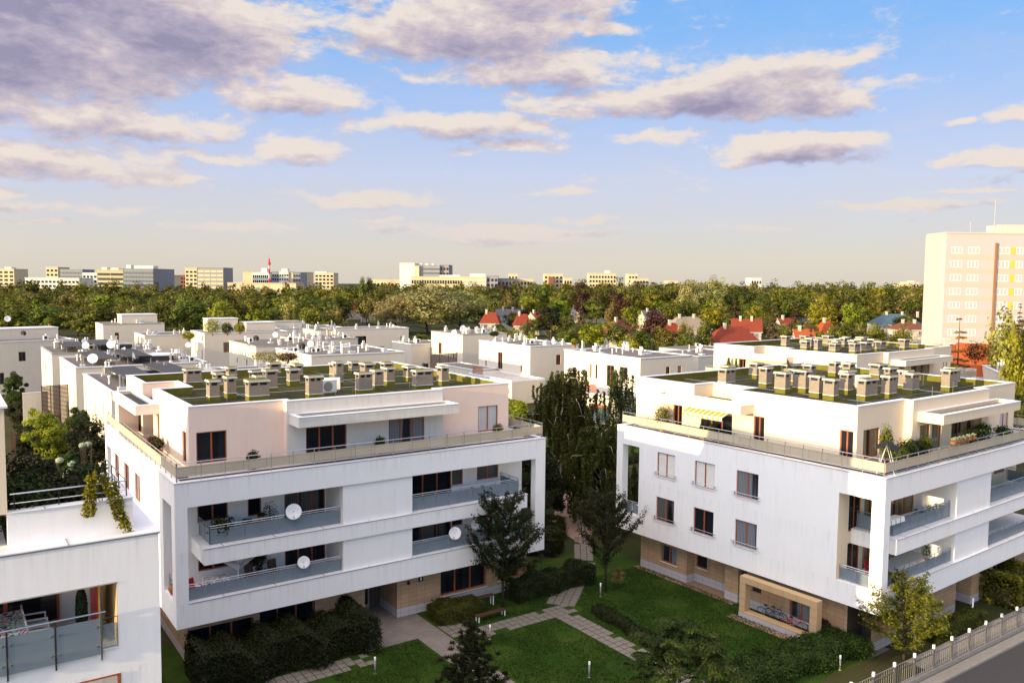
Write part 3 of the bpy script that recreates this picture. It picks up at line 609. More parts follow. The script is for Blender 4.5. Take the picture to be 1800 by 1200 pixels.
CH2 = [(8.9, 18.6, .8, .8, 1.3), (12.2, 18.2, .9, .8, 1.4), (14.0, 14.2, .7, .8, 1.5), (11.0, 13.2, .8, 1.0, 1.35), (9.6, 8.3, .7, .7, 1.6), (16.0, 7.2, .9, .7, 1.55), (15.4, 11.6, .8, .7, 1.8), (22.0, 6.4, 1.0, .8, 1.5), (12.2, 9.9, 1.1, .6, 1.5), (5.6, 16.2, 1.16, .8, 1.46), (7.7, 14.0, .72, .7, 1.64), (6.1, 11.2, .62, .94, 1.6), (7.75, 10.6, .62, 1.1, 1.7), (6.2, 8.5, .54, .8, 1.6), (5.8, 7.1, .6, .84, 1.54), (19.9, 15.6, .9, .72, 1.3), (18.6, 13.6, .9, .8, 1.2), (16.1, 17.4, 1.2, 1.1, 1.1),
       (7.6, 5.8, 1.6, .64, 1.54), (10.24, 5.5, 1.04, .6, 1.65), (13.9, 5.7, 1.04, .7, 1.6), (18.0, 4.9, 1.3, .65, 1.7), (21.4, 12.4, 1.4, .9, 1.3), (17.7, 9.5, 1.1, .5, 1.46)]
CH3 = [(9.0, 9.4, .9, .7, 1.3), (12.0, 9.0, .9, .7, 1.3), (15.6, 10.0, .9, .8, 1.3), (11.2, 14.2, .8, .8, 1.3), (15.0, 17.4, .9, .8, 1.3), (9.4, 16.6, .78, .78, 1.5), (7.4, 12.5, .76, .86, 1.2), (7.2, 10.9, 1.0, .5, 1.5), (6.5, 8.2, .96, .86, 1.2), (7.6, 6.4, 1.2, .72, 1.3), (10.4, 6.5, 1.1, .78, 1.32), (14.3, 6.7, 1.2, .8, 1.26), (18.8, 6.0, 1.2, .8, 1.4),
       (16.6, 15.0, 1.2, .9, 1.4), (17.4, 13.2, .98, .68, 1.2), (19.3, 13.9, .8, .6, 1.24), (21.0, 12.6, 1.2, 1.0, 1.2), (18.4, 9.8, .88, .78, 1.2), (13.2, 12.0, .9, .9, 1.2)]
B1 = (10.6284, 47.7872, 0.0); B2 = (45.7506, 26.9082, 0.0425); B3 = (80.798, 49.324, 0.07)
apartment('apartment_building', B1, 'white framed apartment house with three satellite dishes on its glazed balconies and a blush penthouse', CH1, 1)
apartment('apartment_building', B2, 'white apartment house with sandstone ground floor, blank side wall and yellow awning', CH2, 2)
apartment('apartment_building', B3, 'white apartment house of which only the sunlit penthouse shows above a chimney studded roof', CH3, 2, detail=True)
def loc2w(B, a, b): c, s = math.cos(B[2]), math.sin(B[2]); return (B[0] + a * c - b * s, B[1] + a * s + b * c)

# ---- taller neighbour on the left edge
def left_house():
    X, Y = 5.28, 25.81
    root = empty('apartment_building', (X, Y, 0), 0, 'near white apartment house cut by the left edge, with a flowered table on its balcony', 'apartment building', 'white apartment houses around the courtyard')
    W = M['white']; m = MB()
    # front wall with two balcony openings, deep behind
    hw = 24.0
    m.box(-hw, 0, 0, 4.6, 13.80, 15.08, W); m.box(-hw, 0, 0, 4.6, 11.02, 11.86, W); m.box(-1.16, 0, 0, 4.6, 11.86, 13.80, W); m.box(-1.16, 0, 0, 4.6, 8.6, 11.02, W); m.box(-hw, 0, 0, 4.6, 0, 8.6, W)
    m.box(-hw, -1.16, 3.0, 4.6, 11.86, 13.8, W); m.box(-hw, -1.16, 3.0, 4.6, 8.6, 11.02, W)
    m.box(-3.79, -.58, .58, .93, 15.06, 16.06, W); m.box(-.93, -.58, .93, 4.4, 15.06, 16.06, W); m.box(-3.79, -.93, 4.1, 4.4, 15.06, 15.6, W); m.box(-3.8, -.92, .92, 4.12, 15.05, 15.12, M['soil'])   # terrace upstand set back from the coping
    m.box(-hw, -3.78, .58, 11.5, 16.05, 19.0, M['cream2']); m.box(-hw, -4.9, 11.5, 24.0, 0, 17.0, W); m.box(-hw, -4.0, 4.6, 11.5, 0, 16.05, W)  # unseen rear block, added and sized to shade the neighbouring houses
    m.build('facade', root)
    c = MB(); c.box(-hw, .05, -.06, .60, 15.083, 15.115, M['coping']); c.box(-.6, .05, .60, 4.6, 15.083, 15.115, M['coping']); c.box(-hw, .03, -.02, -.004, 15.03, 15.08, M['copingdark'])  # thin dark strip below the front coping paints its drip shadow
    c.box(-3.77, -.54, .53, .9, 16.063, 16.09, M['coping']); c.box(-.9, -.54, .9, 4.4, 16.063, 16.09, M['coping']); c.box(-hw, -3.7, .50, 11.5, 19.003, 19.06, M['coping'])
    for x in (-2.4, -4.5, -6.6): c.box(x, x + .04, -.065, .61, 15.11, 15.125, M['copingdark'])
    for x in (-1.5, -2.9): c.box(x, x + .04, .52, .91, 16.085, 16.10, M['copingdark'])
    c.box(-hw, -1.18, -.05, .12, 11.862, 11.89, M['coping']); c.box(-hw, -1.15, -.015, .10, 13.765, 13.797, M['copingdark']); c.box(-hw, -1.12, -.03, .05, 11.025, 11.07, M['wood']); c.box(-1.20, -1.12, -.03, .12, 8.6, 11.02, M['wood'])
    c.build('coping', root)
    r = MB(); g = MB()
    xs = [-1.62, -2.78, -3.94, -5.1, -6.26]; zt, zb = 12.98, 11.86
    for i in range(4):
        g.box(xs[i + 1] + .025, xs[i] - .025, -.13, -.115, 11.80, 12.86, M['frost'])
        for zz in (12.05, 12.62):
            for xx in (xs[i] - .10, xs[i + 1] + .10): r.lathe([(.0, -.02), (.03, -.02), (.03, .02), (0, .02)], (xx, -.14, zz), M['steel'], 8, (0, 1, 0))
    for x in xs[:4]: r.box(x - .022, x + .022, -.14, -.09, 11.62, 12.98, M['dark'] if x != xs[0] else M['steel'])
    r.tube([(-1.5, -.11, 13.02), (-9, -.11, 13.02)], .03, M['steel'], 8)
    g.box(-1.60, -1.19, -.05, -.036, 11.92, 12.62, M['clear']); r.tube([(-1.6, -.045, 12.80), (-1.18, -.045, 12.80)], .012, M['dark'], 5)
    o = r.build('balcony_railing', root); g.build('glass_panel', o)
    window(root, (-hw, 3.0), (-1.16, 3.0), hw - 9.5, hw - 2.35, 11.9, 13.74, -.02, 5, 'glassA', 'wood', sill=False)
    window(root, (-hw, 3.0), (-1.16, 3.0), hw - 8.5, hw - 3, 8.7, 10.9, -.02, 3, 'glassA', 'wood', sill=False)
    s = MB(); s.box(-1.62, -1.585, .55, 1.9, 11.9, 13.76, M['redpaint']); s.box(-1.585, -1.55, .50, 1.9, 11.9, 13.76, M['yellow']); s.build('side_screen', root); q = MB(); q.box(-1.172, -1.163, .004, 3.0, 11.9, 13.76, M['sand']); q.build('side_lining', root)
    t = MB()
    t.tube([(-3.7, .78, 16.55), (-.72, .78, 16.55), (-.72, 4.3, 16.55)], .022, M['steel'], 6); t.tube([(-3.7, .78, 16.28), (-.72, .78, 16.28), (-.72, 4.3, 16.28)], .014, M['steel'], 5)
    for x in (-3.6, -2.5, -1.6, -.72): t.box(x - .015, x + .015, .765, .795, 16.09, 16.55, M['dark'])
    for y in (2.0, 3.2, 4.3): t.box(-.735, -.705, y - .015, y + .015, 16.09, 16.55, M['dark'])
    t.build('terrace_railing', root)
left_house()
# ------------------------------------------------------------------ placing by bearing: u is the bearing as a column of the photograph, d the distance along the view axis
def at(u, d):
    p = FWD * d + RGT * ((u - 900) / FPX * d); return p.x, p.y
def hor(u): return 494 + (u - 900) * .0103
def zof(u, v, d): return CAMZ - (v - hor(u)) * d / FPX

# ------------------------------------------------------------------ white terraced houses behind
_vent = {}
def vent_mesh(kind):
    if kind in _vent: return _vent[kind]
    m = MB()
    if kind == 'vent_pipe':
        m.tube([(0, 0, 0), (0, 0, .75)], .09, M['plastic'], 8); m.lathe([(.15, .72), (.17, .80), (.10, .92), (0, .94)], (0, 0, 0), M['plastic'], 10)
    elif kind == 'chimney':
        m.box(-.32, .32, -.28, .28, 0, .85, M['town']); m.box(-.38, .38, -.34, .34, .85, .93, M['coping'])
        for x in (-.15, .15): m.tube([(x, 0, .93), (x, 0, 1.35)], .085, M['plastic'], 8); m.lathe([(.13, 1.32), (.13, 1.42), (0, 1.46)], (x, 0, 0), M['plastic'], 8)
    elif kind == 'skylight':
        m.box(-.5, .5, -.5, .5, 0, .28, M['coping']); m.lathe([(.46, .28), (.40, .42), (.22, .52), (0, .55)], (0, 0, 0), M['frost'], 12)
    elif kind == 'flue':
        m.tube([(0, 0, 0), (0, 0, 1.5)], .10, M['steel'], 8); m.tube([(.28, 0, 0), (.28, 0, 1.25)], .10, M['steel'], 8); m.box(-.25, .55, -.2, .2, 0, .35, M['coping'])
        for x, z in ((0, 1.5), (.28, 1.25)): m.lathe([(.15, 0), (.15, .12), (0, .16)], (x, 0, z), M['steel'], 8)
    else:
        m.box(-.45, .45, -.17, .17, .12, .82, M['acwhite']); m.lathe([(.27, 0), (.27, .01), (0, .01)], (-.08, -.175, .47), M['dark'], 14, (0, -1, 0))
        for x in (-.35, .35): m.box(x - .03, x + .03, -.15, .15, 0, .12, M['iron'])
    _vent[kind] = m.mesh(kind); return _vent[kind]
def terrace(x, y, w, d, h, label, yaw=0.0, left=(), front=(), vents=10, seed=0, frame='wood', upper=None, mat='town', base=0.0, name='terraced_house', balcony=None, group='white terraced houses', dark=False):
    """left / front: windows as (distance from the back / left corner, width, sill, head)"""
    root = empty(name, (x, y, base), yaw, label, 'house', group)
    m = MB(); T = M[mat]
    hl = [(a, a + ww, s, t_) for a, ww, s, t_ in left if t_ < h]; hf = [(a, a + ww, s, t_) for a, ww, s, t_ in front if t_ < h]
    wall(m, (0, d), (0, 0), 0, h, T, hl, .16); wall(m, (0, 0), (w, 0), 0, h, T, hf, .16); wall(m, (w, 0), (w, d), 0, h, T); wall(m, (w, d), (0, d), 0, h, T)
    m.build('wall', root)
    r = MB(); P4 = [(0, 0), (w, 0), (w, d), (0, d)]
    r.prism(offset_poly(P4, .01), h - .3, h, M['townroof']); r.ring(P4, .28, h, h + .14, M['coping' if seed % 3 else 'copingdark'], .10)
    if upper:
        for (ux, uy, uw, ud, uh) in upper: r.box(ux, ux + uw, uy, uy + ud, h - .02, h + uh, M['darkroof'] if dark else T); r.box(ux - .12, ux + uw + .12, uy - .12, uy + ud + .12, h + uh, h + uh + .14, M['copingdark' if seed % 2 else 'coping'])
    if dark:
        for k in range(2): r.box(2.2 + k * 4.6, 5.6 + k * 4.6, 1.5, d - 2.0, h + .9 + .2 * (k % 2), h + 1.02 + .2 * (k % 2), M['darkroof']); [r.box(2.3 + k * 4.6 + q, 2.4 + k * 4.6 + q, yy, yy + .1, h, h + .95, M['iron']) for q in (0, 3.1) for yy in (1.6, d - 2.2)]
    roof = r.build('roof', root)
    rg = random.Random(seed)
    for i in range(vents):
        k = rg.choice(['vent_pipe', 'vent_pipe', 'chimney', 'chimney', 'skylight', 'flue', 'air_unit'])
        inst(k, vent_mesh(k), roof, (rg.uniform(.7, w - .8), rg.uniform(.7, d - .8), h - .01), rg.choice([0, 0, PI2, 0.1]), rg.uniform(.8, 1.25))
    for k, hh in enumerate(hl): window(root, (0, d), (0, 0), *hh, .13, 2 if hh[1] - hh[0] > .9 else 1, ['glassA', 'glassG'][(k + seed) % 2], frame, .08, sill=False)
    for k, hh in enumerate(hf): window(root, (0, 0), (w, 0), *hh, .13, 3 if hh[1] - hh[0] > 2 else 2 if hh[1] - hh[0] > .9 else 1, ['glassA', 'glassA', 'glassG'][(k + seed) % 3], frame, .08, sill=False)
    if balcony:
        b0, b1, bz = balcony; k = MB(); k.box(b0, b1, -1.4, -.01, bz - .2, bz, M['town']); q = k.build('balcony', root); gl = MB(); gl.box(b0, b1, -1.38, -1.36, bz + .02, bz + 1.0, M['frost'])
        for i in range(int((b1 - b0) / 1.1) + 1): gl.box(b0 + i * 1.1 - .02, b0 + i * 1.1 + .02, -1.40, -1.385, bz, bz + 1.0, M['steel'])
        gl.build('glass_panel', q)
    return root
PI2 = math.pi / 2
TL = [(4.4, 1.1, 4.9, 7.6), (8.4, .9, 4.8, 8.2), (14.4, .45, 5.6, 6.6), (11.6, 1.1, 1.6, 4.2)]
terrace(15.7, 99, 17.5, 20.4, 10, 'nearest white terraced house in the left row, its sunlit side just behind the blush penthouse', left=[(9.0, .5, 3.4, 7.4), (14.8, .45, 5, 8.4)], front=[(4, 1.2, 5.5, 7)], vents=34, seed=1, upper=[(8.5, 6, 5, 4, .9), (6, 14, 5, 3, .7)], dark=True)
terrace(15.9, 128, 17.5, 17.6, 10, 'middle white terraced house of the left row, a large white dish standing on its roof', left=[(8.4, .5, 1, 6.2)], front=[(3, .9, 5.6, 7)], vents=32, seed=2, upper=[(9, 5, 5, 4, .8)], dark=True)
terrace(15.6, 153, 17, 16.3, 10, 'farthest white terraced house of the left row, two satellite dishes on its roof', left=[(6.0, 1.0, 4.5, 7.6)], front=[(2.5, .9, 5.6, 7)], vents=32, seed=3, upper=[(8, 5, 5, 4, .8)], dark=True)
terrace(2.2, 183, 21.5, 12, 10, 'shaded white terraced house at the left edge with an orange panel between two windows', yaw=.20, front=[(11.3, 1.2, 6.2, 8.0), (17.0, 1.3, 6.3, 8.2), (3, 1.2, 6.2, 8), (7.5, 1.2, 2.0, 4.2)], vents=20, seed=4, frame='wooddark', upper=[(8, 6.5, 12.5, 5, 2.1)])
terrace(-12, 206, 21, 12, 11.2, 'white terraced house behind the left edge with a dish mast on its flat roof', yaw=.20, front=[(4, 1.2, 6.2, 8)], vents=9, seed=5, upper=[(14, 3, 5, 4, 2.0)])
terrace(36.3, 239, 15.2, 12, 10.2, 'white terraced house with a raised roof box, standing alone before the dark wood', left=[(4.2, .8, 5.2, 7.6), (6.3, .8, 5.2, 7.6)], front=[(2.8, 1.0, 5, 8.0), (7, 1.4, 1.2, 3.8)], vents=10, seed=6, upper=[(5, 3, 9, 6, 2.3)])
terrace(41.5, 214, 18, 12, 8.6, 'low white terraced house with a row of narrow timber windows on its sunny end', left=[(1.0, .7, 3.6, 6.8), (3.4, .7, 3.6, 6.8), (5.8, .7, 3.6, 6.8), (8.2, .7, 3.6, 6.8)], front=[(4, 1.8, 1, 3.4)], vents=10, seed=7)
terrace(50.3, 194, 19.5, 12, 10, 'white terraced house with potted palms along its roof edge', left=[(4, .7, 5, 7.6), (9.4, .7, 3.2, 6.2)], front=[(4.2, 2.2, 5.6, 7.9)], vents=16, seed=8, upper=[(2.5, 6.5, 7, 4, 3.0), (11, 5, 7, 5, 2.0)])
terrace(48.9, 153, 15.5, 17, 10, 'white terraced house with a long sunlit side and a dark dish on the roof edge', left=[(5, .6, 6, 7), (11, .6, 6.0, 7.2)], front=[(6, 1.2, 6, 7.4)], vents=22, seed=9)
terrace(50.6, 130, 17, 17, 10, 'white terraced house right behind the chimneys of the nearer house, roof crowded with vents', left=[(4, .6, 5.4, 7.4), (6, .6, 5.4, 7.4), (12, .5, 5.4, 6.4)], front=[(3, 1.2, 5.6, 7)], vents=28, seed=10)
terrace(35.5, 128, 13, 17, 7.2, 'low white garden wing with a glazed sun room and grey flat roof', left=[(3, .9, 1.2, 3.8)], front=[(5.4, 5.0, 3.6, 6.0)], vents=4, seed=11, frame='wooddark')
terrace(64.0, 170, 13, 13, 9.6, 'white terraced house in the middle with tall timber windows facing left', left=[(2, 2.0, 4.8, 7.6), (5.2, 2.0, 4.8, 7.6), (9, 1.2, 4.8, 7.6)], front=[(3, 1.6, 5, 7)], vents=18, seed=12)
terrace(66.5, 205, 22, 11, 10, 'white terraced house at the back of the middle row, half hidden by roofs', left=[(3, 2, 5, 8)], front=[(4, 1.6, 5, 7), (10, 1.6, 5, 7)], vents=16, seed=13, upper=[(3, 3, 9, 5, 1.6)])
terrace(80.4, 190.5, 20, 9.5, 10.3, 'shaded white terraced house with a glazed balcony and dark windows below the tall willows', left=[(3.0, 1.3, 4.9, 7.4)], front=[(2.0, 2.6, 6.2, 8.6), (5.2, 3.0, 6.2, 8.6), (17.2, .9, 6.4, 8.2), (1.2, 1.9, .6, 3.2), (11, 1.9, .4, 3.6), (15.4, 1.6, .4, 3.6)], vents=9, seed=14, frame='wooddark', balcony=(1.2, 12.4, 5.0))
terrace(75.6, 191.5, 4.8, 9, 10.3, 'narrow sunlit white house wing with one tall yellow window', left=[(5.0, 1.2, 3.6, 7.8)], front=[(1.2, 1.0, 6.0, 8.2)], vents=3, seed=15)
terrace(95.7, 100, 12.4, 20.2, 10, 'white terraced house beside the birches with tall timber windows above a dark garage door', left=[(2.9, .5, 4.9, 6.1), (7.4, .5, 5.6, 8.1), (8.9, .5, 5.6, 8.1), (4.8, .7, 2.1, 4.6), (11.9, 1.9, 4.6, 8.3), (11.9, 1.7, 1.2, 3.9), (15.2, 2.0, 6.2, 8.3), (15.2, 1.8, 1.6, 4.4)], front=[(6.0, .9, 6.4, 8.4), (8.8, .9, 6.6, 8.4)], vents=24, seed=16)
terrace(94.3, 129, 12, 18.3, 10, 'middle white terraced house on the right with a slatted timber gate on its terrace', left=[(2.5, .5, 4.9, 6.2), (7.2, 1.6, 4.8, 8.2), (15.2, .5, 4.9, 6.2), (7.4, 1.6, 1.8, 4.2)], front=[(6.4, 1.1, 6.2, 8.2)], vents=24, seed=17)
terrace(96.5, 157.5, 12, 14.2, 10.6, 'far white terraced house on the right with two dishes on its roof', left=[(3.5, 1.4, 5.6, 8.2), (10, .6, 5, 6.2), (4, 1.4, .8, 3.6)], front=[(6.2, 1.1, 5.6, 8.0)], vents=18, seed=18)
terrace(91.5, 172, 10, 10, 7.6, 'low white wing with a sunlit side behind a rusty garden screen', left=[(3, .6, 4, 5.4)], front=[(3, 1.4, 1, 3)], vents=6, seed=19)
terrace(114, 104, 15, 12, 9.2, 'pale shaded terraced house with a small dark fir before it, behind the nearer roof', front=[(7, 1.2, 5.4, 7)], vents=8, seed=20)
terrace(130, 118, 14, 12, 8.4, 'low white house at the edge of the trees behind the pale shaded terrace', front=[(4, 1.2, 5.4, 7)], vents=4, seed=21)
terrace(128, 58, 22, 15, 9.7, 'long grey white house at the right edge below the tower block', yaw=-.95, front=[(9, 2.4, 4.2, 6.8), (14.5, 3.0, 3.4, 6.4), (3, 1.8, 4.4, 6.6)], vents=16, seed=22, frame='wooddark')
terrace(88, 140, 6, 14, 4.8, 'low garden wall block between two white terraces', left=[(4, 1.0, 1, 3)], vents=0, seed=23)
def garage(x, y, w, d, h, label, door):
    root = empty('garage', (x, y, 0), 0, label, 'garage', 'garages below the white terraces')
    m = MB(); s0, s1 = door; wall(m, (0, d), (0, 0), 0, h, M['town'], [(s0, s1, .02, 2.95)], .25); wall(m, (0, 0), (w, 0), 0, h, M['town']); wall(m, (w, d), (0, d), 0, h, M['town']); m.face([(0, 0, h - .25), (w, 0, h - .25), (w, d, h - .25), (0, d, h - .25)], M['paving'])
    m.ring([(0, 0), (w, 0), (w, d), (0, d)], .25, h - .3, h + .05, M['coping'], .04); m.build('wall', root)
    o = window(root, (0, d), (0, 0), s0, s1, .02, 2.55, .22, 4, 'glassB', 'wooddark', sill=False, name='garage_door'); k = MB(); k.box(.0, .1, d - s1, d - s0, 2.55, 2.95, M['redpaint' if False else 'wood']); k.build('door_lintel', root)
    q = MB(); 
    for i in range(7): q.box(-.02, .03, d - s0 - 1.2, d - s0 + 2.6, h + .12 + i * .2, h + .24 + i * .2, M['wood'])
    q.build('slatted_gate', root); return root
garage(87.4, 96.2, 8.2, 14.5, 4.6, 'garage with a grey folding door under the terrace beside the birches', (8.0, 12.6))
garage(86.6, 124, 7.6, 15, 4.4, 'garage block with slatted timber gate behind the weeping birch', (4.0, 8.0))

# ------------------------------------------------------------------ tower block on the right
def tower():
    u0 = 1657; d = 170; x, y = at(u0, d); ax = -YAW + .02
    root = empty('tower_block', (x, y, 0), ax, 'tall cream tower block with yellow panels between its windows', 'tower block')
    H = 33.2; L = 34; sp = 2.79
    m = MB(); m.box(0, L, 0, 7.6, 0, H, M['towerwall']); m.build('wall', root)
    e = MB(); e.prism([(.9, -.014), (-.25, .9), (-.25, 7.7), (.9, 7.7)][::-1], 0, H - .1, M['towerend']); e.build('gable_wall', root)
    for i in range(11): q = MB(); z = H - 4.0 - i * sp; q.box(-.29, -.26, 3.6, 4.3, z, z + 1.1, M['glassW']); q.build('window', root)
    p = MB(); p.box(11.9, 20.0, 1.5, 6.5, H, H + 2.0, M['towerend']); p.box(-.1, L, -.10, 7.8, H, H + .25, M['towerend']); p.tube([(11.5, 3, H), (11.5, 3, H + 7)], .06, M['iron'], 5); p.tube([(6.5, 3, H), (6.5, 3, H + 2.6)], .05, M['iron'], 5); p.build('roof_house', root)
    b = MB()
    for i in range(12): z = H - 4.05 - i * sp; b.box(.02, L - .02, -.012, -.002, z - 1.15, z - .28, M['towerband'])
    b.build('parapet_band', root)
    st = MB(); st.box(10.05, 10.42, -.40, -.013, 0, H - 1.85, M['towertan']); st.build('tan_stripe', root)
    xs = [(1.1, 2.25), (4.6, 2.25), (10.75, 2.3), (14.5, 1.4), (16.9, 2.4), (20.6, 2.4)]
    gl = ['glassC', 'glassG', 'glassA', 'glassA', 'glassW', 'glassG', 'glassA']
    pan = MB().mesh if False else None
    k = 0
    for i in range(11):
        z = H - 4.05 - i * sp
        yp = MB(); yp.box(13.35, 14.35, -.05, -.012, z - .05, z + 1.4, M['yellow']); yp.build('yellow_panel', root)
        for (wx, ww) in xs:
            window(root, (0, -.012), (L, -.012), wx, wx + ww, z, z + 1.35, .05, 3 if ww > 2 else 2, gl[(k * 5 + i * 3) % 7], 'dish', .07, sill=False); k += 1
tower()

# ------------------------------------------------------------------ detached houses with pitched roofs
def house(u, vr, d, wpx, roof, label, yaw=.3, hip=False, dep=9.0, rise=3.4, wallm='house', win=True, wall_h=None, chim=1, name='detached_house', fixd=False):
    if d > 108 and not fixd: d = min(560, 13.0 * FPX / max(20, vr - hor(u)))      # an ordinary ridge, some 9.6 m up
    zr = zof(u, vr, d); rise = min(rise + 1.0, 5.0); w = max(5.0, wpx * d / FPX); x, y = at(u, d); eave = max(2.6, zr - rise) if wall_h is None else wall_h
    root = empty(name, (x, y, 0), -YAW + yaw, label, 'house', 'pitched roof houses among the trees')
    m = MB(); hw = w / 2; hd = dep / 2
    m.box(-hw, hw, -hd, hd, 0, eave, M[wallm])
    if not hip:
        for s in (-1, 1): m.face([(s * hw, -hd, eave), (s * hw, hd, eave), (s * hw, 0, zr - .12)][::s], M[wallm])
    m.build('wall', root)
    r = MB(); o = .5
    k = hw * .55 if hip else hw + o
    a, b, c, e = (-hw - o, -hd - o, eave - .25), (hw + o, -hd - o, eave - .25), (hw + o, hd + o, eave - .25), (-hw - o, hd + o, eave - .25); p, q = (-k, 0, zr), (k, 0, zr)
    R = M[roof]
    r.face([a, b, q, p], R); r.face([c, e, p, q], R)
    if hip: r.face([b, c, q], R); r.face([e, a, p], R)
    dn = lambda t_: (t_[0], t_[1], t_[2] - .16)
    r.face([dn(a), dn(p), dn(q), dn(b)], M['wooddark']); r.face([dn(c), dn(q), dn(p), dn(e)], M['wooddark']); r.face([a, dn(a), dn(b), b], M['coping']); r.face([b, dn(b), dn(q), q], M['coping']); r.face([p, dn(p), dn(a), a], M['coping'])
    ro = r.build('roof', root)
    for i in range(chim): 
        cc = MB(); cx = -hw * .45 + i * hw * .8; cc.box(cx - .4, cx + .4, -.9, -.2, zr - 1.6, zr + .9, M['house']); cc.box(cx - .48, cx + .48, -.98, -.12, zr + .9, zr + 1.02, M['coping']); cc.build('chimney', ro)
    if win:
        for i in range(2): window(root, (-hw, -hd), (hw, -hd), w * (.22 + .4 * i), w * (.22 + .4 * i) + 1.2, eave - 2.0, eave - .7, -.02, 2, 'glassA', 'dish', sill=False)
        window(root, (-hw, hd), (-hw, -hd), dep * .42, dep * .42 + 1.2, eave - .6 if not hip else eave - 2, eave + .7 if not hip else eave - .7, -.02, 2, 'glassA', 'dish', sill=False)
    return root
house(617, 531, 300, 36, 'rooforange', 'house with an orange roof and white chimney, left of the tall willows', .5, True)
house(646, 534, 315, 24, 'roofgrey', 'small house with a grey roof squeezed between two orange roofed ones', .2)
house(692, 533, 265, 30, 'rooforange', 'steep orange gabled house directly left of the tall willows', .95, dep=9)
house(862, 548, 225, 32, 'roofred', 'red roofed house directly right of the tall willows', -.1, True)
house(893, 543, 250, 42, 'roofgrey', 'dark slate roofed house with several pale chimneys', .1, chim=3)
house(929, 534, 290, 24, 'roofbrown', 'dark timber gabled house half hidden in trees above the red roofs', .8)
house(918, 551, 238, 28, 'roofred', 'deep red roofed house beside a thin dark spruce', .1, True)
house(939, 548, 226, 22, 'rooforange', 'orange roofed house left of the tall dark pine', .9)
house(1032, 536, 240, 60, 'roofbeige', 'large white house with a pale roof and dormers behind the brown spruce', .55, dep=11, chim=2)
house(1088, 562, 165, 46, 'roofbrown', 'white house with a brown half hipped roof behind the white terraces', .65, True, dep=9)
house(1143, 545, 260, 36, 'roofgrey', 'grey roofed house beside the yellow green tree', .4)
house(1181, 567, 182, 22, 'roofred', 'small bright red roof showing behind the round dense tree', .3, True)
house(1207, 556, 205, 70, 'roofbeige', 'wide house with a beige roof behind the round dense tree', .3, True, dep=10, chim=2)
house(1287, 573, 135, 78, 'roofred', 'broad house with a dark red hipped roof directly behind the far penthouse', .35, True, dep=10)
house(1312, 560, 172, 48, 'roofred', 'red roofed house with white walls standing behind the broad dark red one', -.2, chim=2)
house(1380, 558, 178, 30, 'roofred', 'red roofed house between the two brown spruces', .3)
house(1412, 538, 262, 22, 'roofred', 'distant red roofed house beside the bright green trees', .2)
house(1412, 578, 128, 30, 'rooforange', 'low white house with an orange roof edge behind the rooftop chimneys', -.1, wallm='house', rise=2.0)
house(1452, 563, 152, 24, 'rooforange', 'small house with orange and dark red roof below the olive tree', .2, True)
house(1572, 551, 250, 74, 'roofblue', 'house with a blue metal roof and brick chimneys left of the tower block', .15, True, dep=12, chim=3)
house(1718, 603, 138, 44, 'rooforange', 'orange gabled house with a bluish white gable below the tower block', -.35, dep=7.5, rise=4.2, chim=0, fixd=True)
house(1674, 605, 140, 34, 'rooforange', 'low orange roofed wing joined to a white chimney under the tower block', .0, rise=2.4, win=False, fixd=True)
house(1597, 566, 236, 52, 'roofbrown', 'flat brown house with a row of chimneys left of the tower block', .05, True, dep=9, rise=1.2, chim=3)

# ------------------------------------------------------------------ the city beyond the wood
_cw = {}
def city_block(u0, u1, vt, d, mat, label, name='office_building', side=None, vb=515, rows=4, cols=6, wmat='glassA', top=(), yaw=0.0, dep=26, ribbon=False, windows=True, sidepx=0):
    x, y = at(u0, d); w = (u1 - u0) * d / FPX; zt = zof((u0 + u1) / 2, vt, d)
    root = empty(name, (x, y, 0), -YAW + yaw, label, 'building', 'city buildings on the skyline')
    m = MB(); m.box(0, w, 0, dep, 0, zt, M[mat]); 
    if side: m.box(0, w, -.3, -.02, 0, zt - .2, M[side])
    m.build('wall', root)
    r = MB(); r.box(-.2, w + .2, -.5, dep + .2, zt, zt + .5, M[mat])
    for (a, b, hpx) in top: r.box(a * w, b * w, 3, 12, zt + .5, zt + .5 + hpx * d / FPX, M['citywhite'])
    r.build('roof', root)
    if windows:
        z0 = max(12, zof(u0, vb, d)); fl = (zt - z0 - 1.2) / rows; ww = w / cols
        key = (round(fl, 2), round(ww, 2), wmat, ribbon)
        if key not in _cw:
            q = MB(); a = .04 if ribbon else .2
            q.box(ww * a, ww * (1 - a), -.36, -.31, fl * .25, fl * .75, M[wmat]); _cw[key] = q.mesh('window')
        for i in range(rows):
            for j in range(cols): inst('window', _cw[key], root, (j * ww, 0, z0 + i * fl), 0)
    return root
city_block(-12, 26, 473, 900, 'citywarm', 'cream tower with a stepped top at the far left of the skyline', 'apartment_tower', rows=4, cols=4, top=[(.5, .8, 3)])
city_block(82, 103, 470, 980, 'citywarm', 'slim cream tower left of the dark glass block on the skyline', 'apartment_tower', rows=4, cols=3)
city_block(107, 146, 474, 900, 'cityblue', 'dark blue glass office block on the left skyline', rows=4, cols=6, wmat='glassB', ribbon=True)
city_block(45, 140, 489, 760, 'citywhite', 'long low white building under the dark blue glass block', rows=2, cols=14)
city_block(146, 171, 480, 800, 'citywhite', 'small white office left of the striped yellow office', rows=3, cols=4)
city_block(172, 217, 475, 640, 'cityyel', 'yellow half of the striped office with dark ribbon windows', rows=4, cols=2, wmat='dark', ribbon=True, dep=40, top=[(.1, .3, 4), (.45, .75, 3)])
city_block(217.5, 270, 473, 640, 'cityblue', 'green blue glass half of the striped office', rows=5, cols=9, wmat='glassB', ribbon=True, dep=40, top=[(.05, .2, 6), (.3, .95, 5)])
city_block(270, 300, 486, 820, 'citywarm', 'low cream building right of the glass office', rows=2, cols=5)
